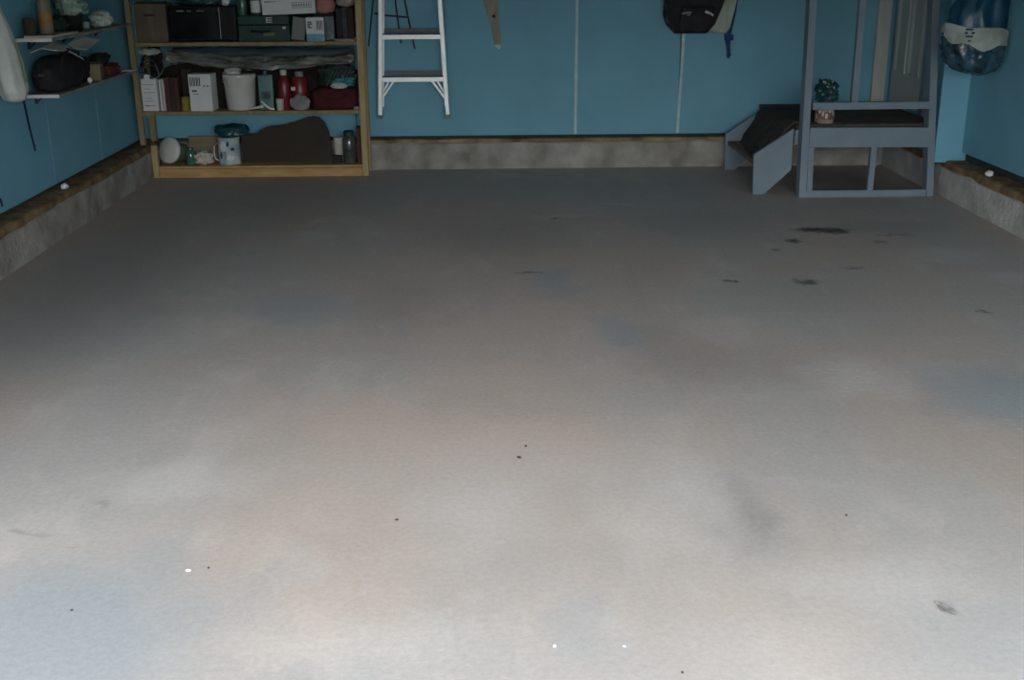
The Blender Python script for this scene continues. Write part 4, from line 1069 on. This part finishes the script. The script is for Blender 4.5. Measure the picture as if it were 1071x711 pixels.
solo('pale_green_cloth', blob((-2.39, 6.93, ZU + .091 + .06), (.085, .13, .075), 2.1, .35, 2.3, 42, 4, ZU + .092, .3), 'greenwhite', 'pale green crumpled cloth on the black flower pot', 'cloth', smooth=True)
solo('crumpled_white_sack', blob((-2.37, 7.36, ZU + .045), (.065, .08, .055), 2.1, .25, 2.3, 43, 4, ZU, .2), 'whitebag', 'crumpled white sack at the far end of the upper wall shelf', 'bag', smooth=True)
solo('small_white_cap', lathe([(.022, 0), (.024, .003), (.020, .035), (0, .04)], 16, (-2.42, 7.22, ZU + .001)), 'whitebag', 'small white cap beside the crumpled white sack', 'cap', smooth=True)

# hanging white bag, strap and blue cloth near the picture edge
T = thing('hanging_white_bag', (-2.43, 6.05, .80), 'long white plastic bag hanging at the left picture edge', 'bag')
part(T, 'bag_body', bagrings(interp([(.80, -2.435, 6.03, .03, .03), (.815, -2.435, 6.03, .055, .06), (.86, -2.435, 6.03, .072, .09), (.95, -2.44, 6.03, .072, .10), (1.05, -2.445, 6.03, .062, .09), (1.15, -2.455, 6.03, .048, .07), (1.23, -2.465, 6.03, .036, .045), (1.32, -2.48, 6.03, .022, .022)]), 11, amp=.07, wall=WL + .003), 'whitebag', True)
bm = bmesh.new(); tube(bm, [(-2.48, 6.03, 1.31), (-2.485, 6.02, 1.37), (-2.495, 6.02, 1.42), (-2.509, 6.02, 1.43)], .005, 8); part(T, 'cord', bm, 'whitebag', True)
bm = bmesh.new(); tube(bm, [(-2.375, 6.0, 1.10), (-2.362, 6.02, 1.0), (-2.36, 6.03, .90)], .006, 6); part(T, 'green_string', bm, 'greenmesh', True)
bm = bmesh.new()
bar(bm, (-2.507, 6.325, .80), (-2.506, 6.355, .62), .004, .022, (1, 0, 0), .001); bar(bm, (-2.506, 6.355, .622), (-2.507, 6.395, .49), .004, .018, (1, 0, 0), .001)
solo('hanging_strap', bm, 'blue_dark', 'dark blue strap hanging on the wall below the white bag', 'strap')
solo('dark_blue_cloth', blob((-2.475, 5.83, .95), (.032, .07, .11), 2.4, .15, 2, 51, 4, None, .1), 'blue_dark', 'dark blue cloth hanging beside the white bag at the left edge', 'cloth', smooth=True)
bm = bmesh.new(); tube(bm, [(-2.507, 5.74, .30), (-2.503, 5.79, .335), (-2.503, 5.84, .33), (-2.507, 5.86, .29)], .006, 8)
solo('cable_loop', bm, 'blue_dark', 'short dark cable loop low on the left wall', 'cable', smooth=True)

# ------------------------------------------------------------------ scraps on curbs and floor
solo('white_foam_scrap', blob((-2.455, 6.62, .232 + .014), (.02, .03, .017), 2, .35, 3, 61, 3, .231, .1), 'chip', 'small white scrap on the left wall sill', 'scrap', smooth=True)
solo('white_wall_scrap', blob((3.03, 6.72, .232 + .014), (.022, .03, .018), 2, .35, 3, 62, 3, .231, .1), 'chip', 'small white scrap on the right wall sill', 'scrap', smooth=True)
# dry leaf
pts = []
for i in range(9):
    f = i / 8
    w = .0155 * math.sin(math.pi * (f * .9 + .05)) ** .55
    row = []
    for k in (-1, -.5, 0, .5, 1):
        row.append((1.088 + f * .021 + k * w * .75, 2.380 - f * .048 + k * w * .6,   .0035 + .0015 * abs(k) + .001 * noise.noise(Vector((f * 5, k * 2, 0)))))
    pts.append(row)
T = thing('dry_leaf', (1.097, 2.353, 0), 'curled grey-brown dry leaf on the bright floor at right', 'leaf')
part(T, 'blade', sheet(pts, .0012), 'leaf', True)
bm = bmesh.new(); tube(bm, [(1.089, 2.379, .004), (1.085, 2.388, .004), (1.081, 2.394, .003)], .0022, 6); part(T, 'stalk', bm, 'leaf', True)
def scatter(name, m, spots, cat, group):
    base = None
    for i, (x, y, s, label) in enumerate(spots):
        if base is None:
            base = solo(name, blob((0, 0, .003), (.009, .006, .004), 2, .3, 3, 71, 2, 0), m, label, cat, group, True)
            o = base
        else:
            o = base.copy(); COL.objects.link(o)
            o['label'] = label
        o.location = (x, y, 0); o.scale = (s * .75, s * .75, s * .75); o.rotation_euler = (0, 0, i * 1.3)
scatter('dark_crumb', 'crumb', [(-.263, 2.87, .8, 'lone dark crumb on the bare floor left of the middle'), (.118, 3.363, .9, 'farther of two close dark crumbs in the middle of the floor'), (.094, 3.275, 1.1, 'nearer of two close dark crumbs in the middle of the floor'),
    (1.005, 2.854, .7, 'dark crumb on the floor a little beyond the dry leaf'), (-.733, 2.622, .6, 'dark crumb right beside a white chip on the floor'), (-1.02, 2.43, .6, 'dark crumb nearest the bottom left picture corner'), (.42, 2.13, .6, 'dark crumb at the bottom picture edge right of the white chips')], 'crumb', 'dark crumbs on the floor')
scatter('white_chip', 'chip', [(-.782, 2.609, 1.1, 'white chip beside a dark crumb on the floor at left'), (.144, 2.24, .9, 'left of two white chips near the bottom picture edge'), (.304, 2.235, .6, 'right of two white chips near the bottom picture edge')], 'chip', 'white chips on the floor')
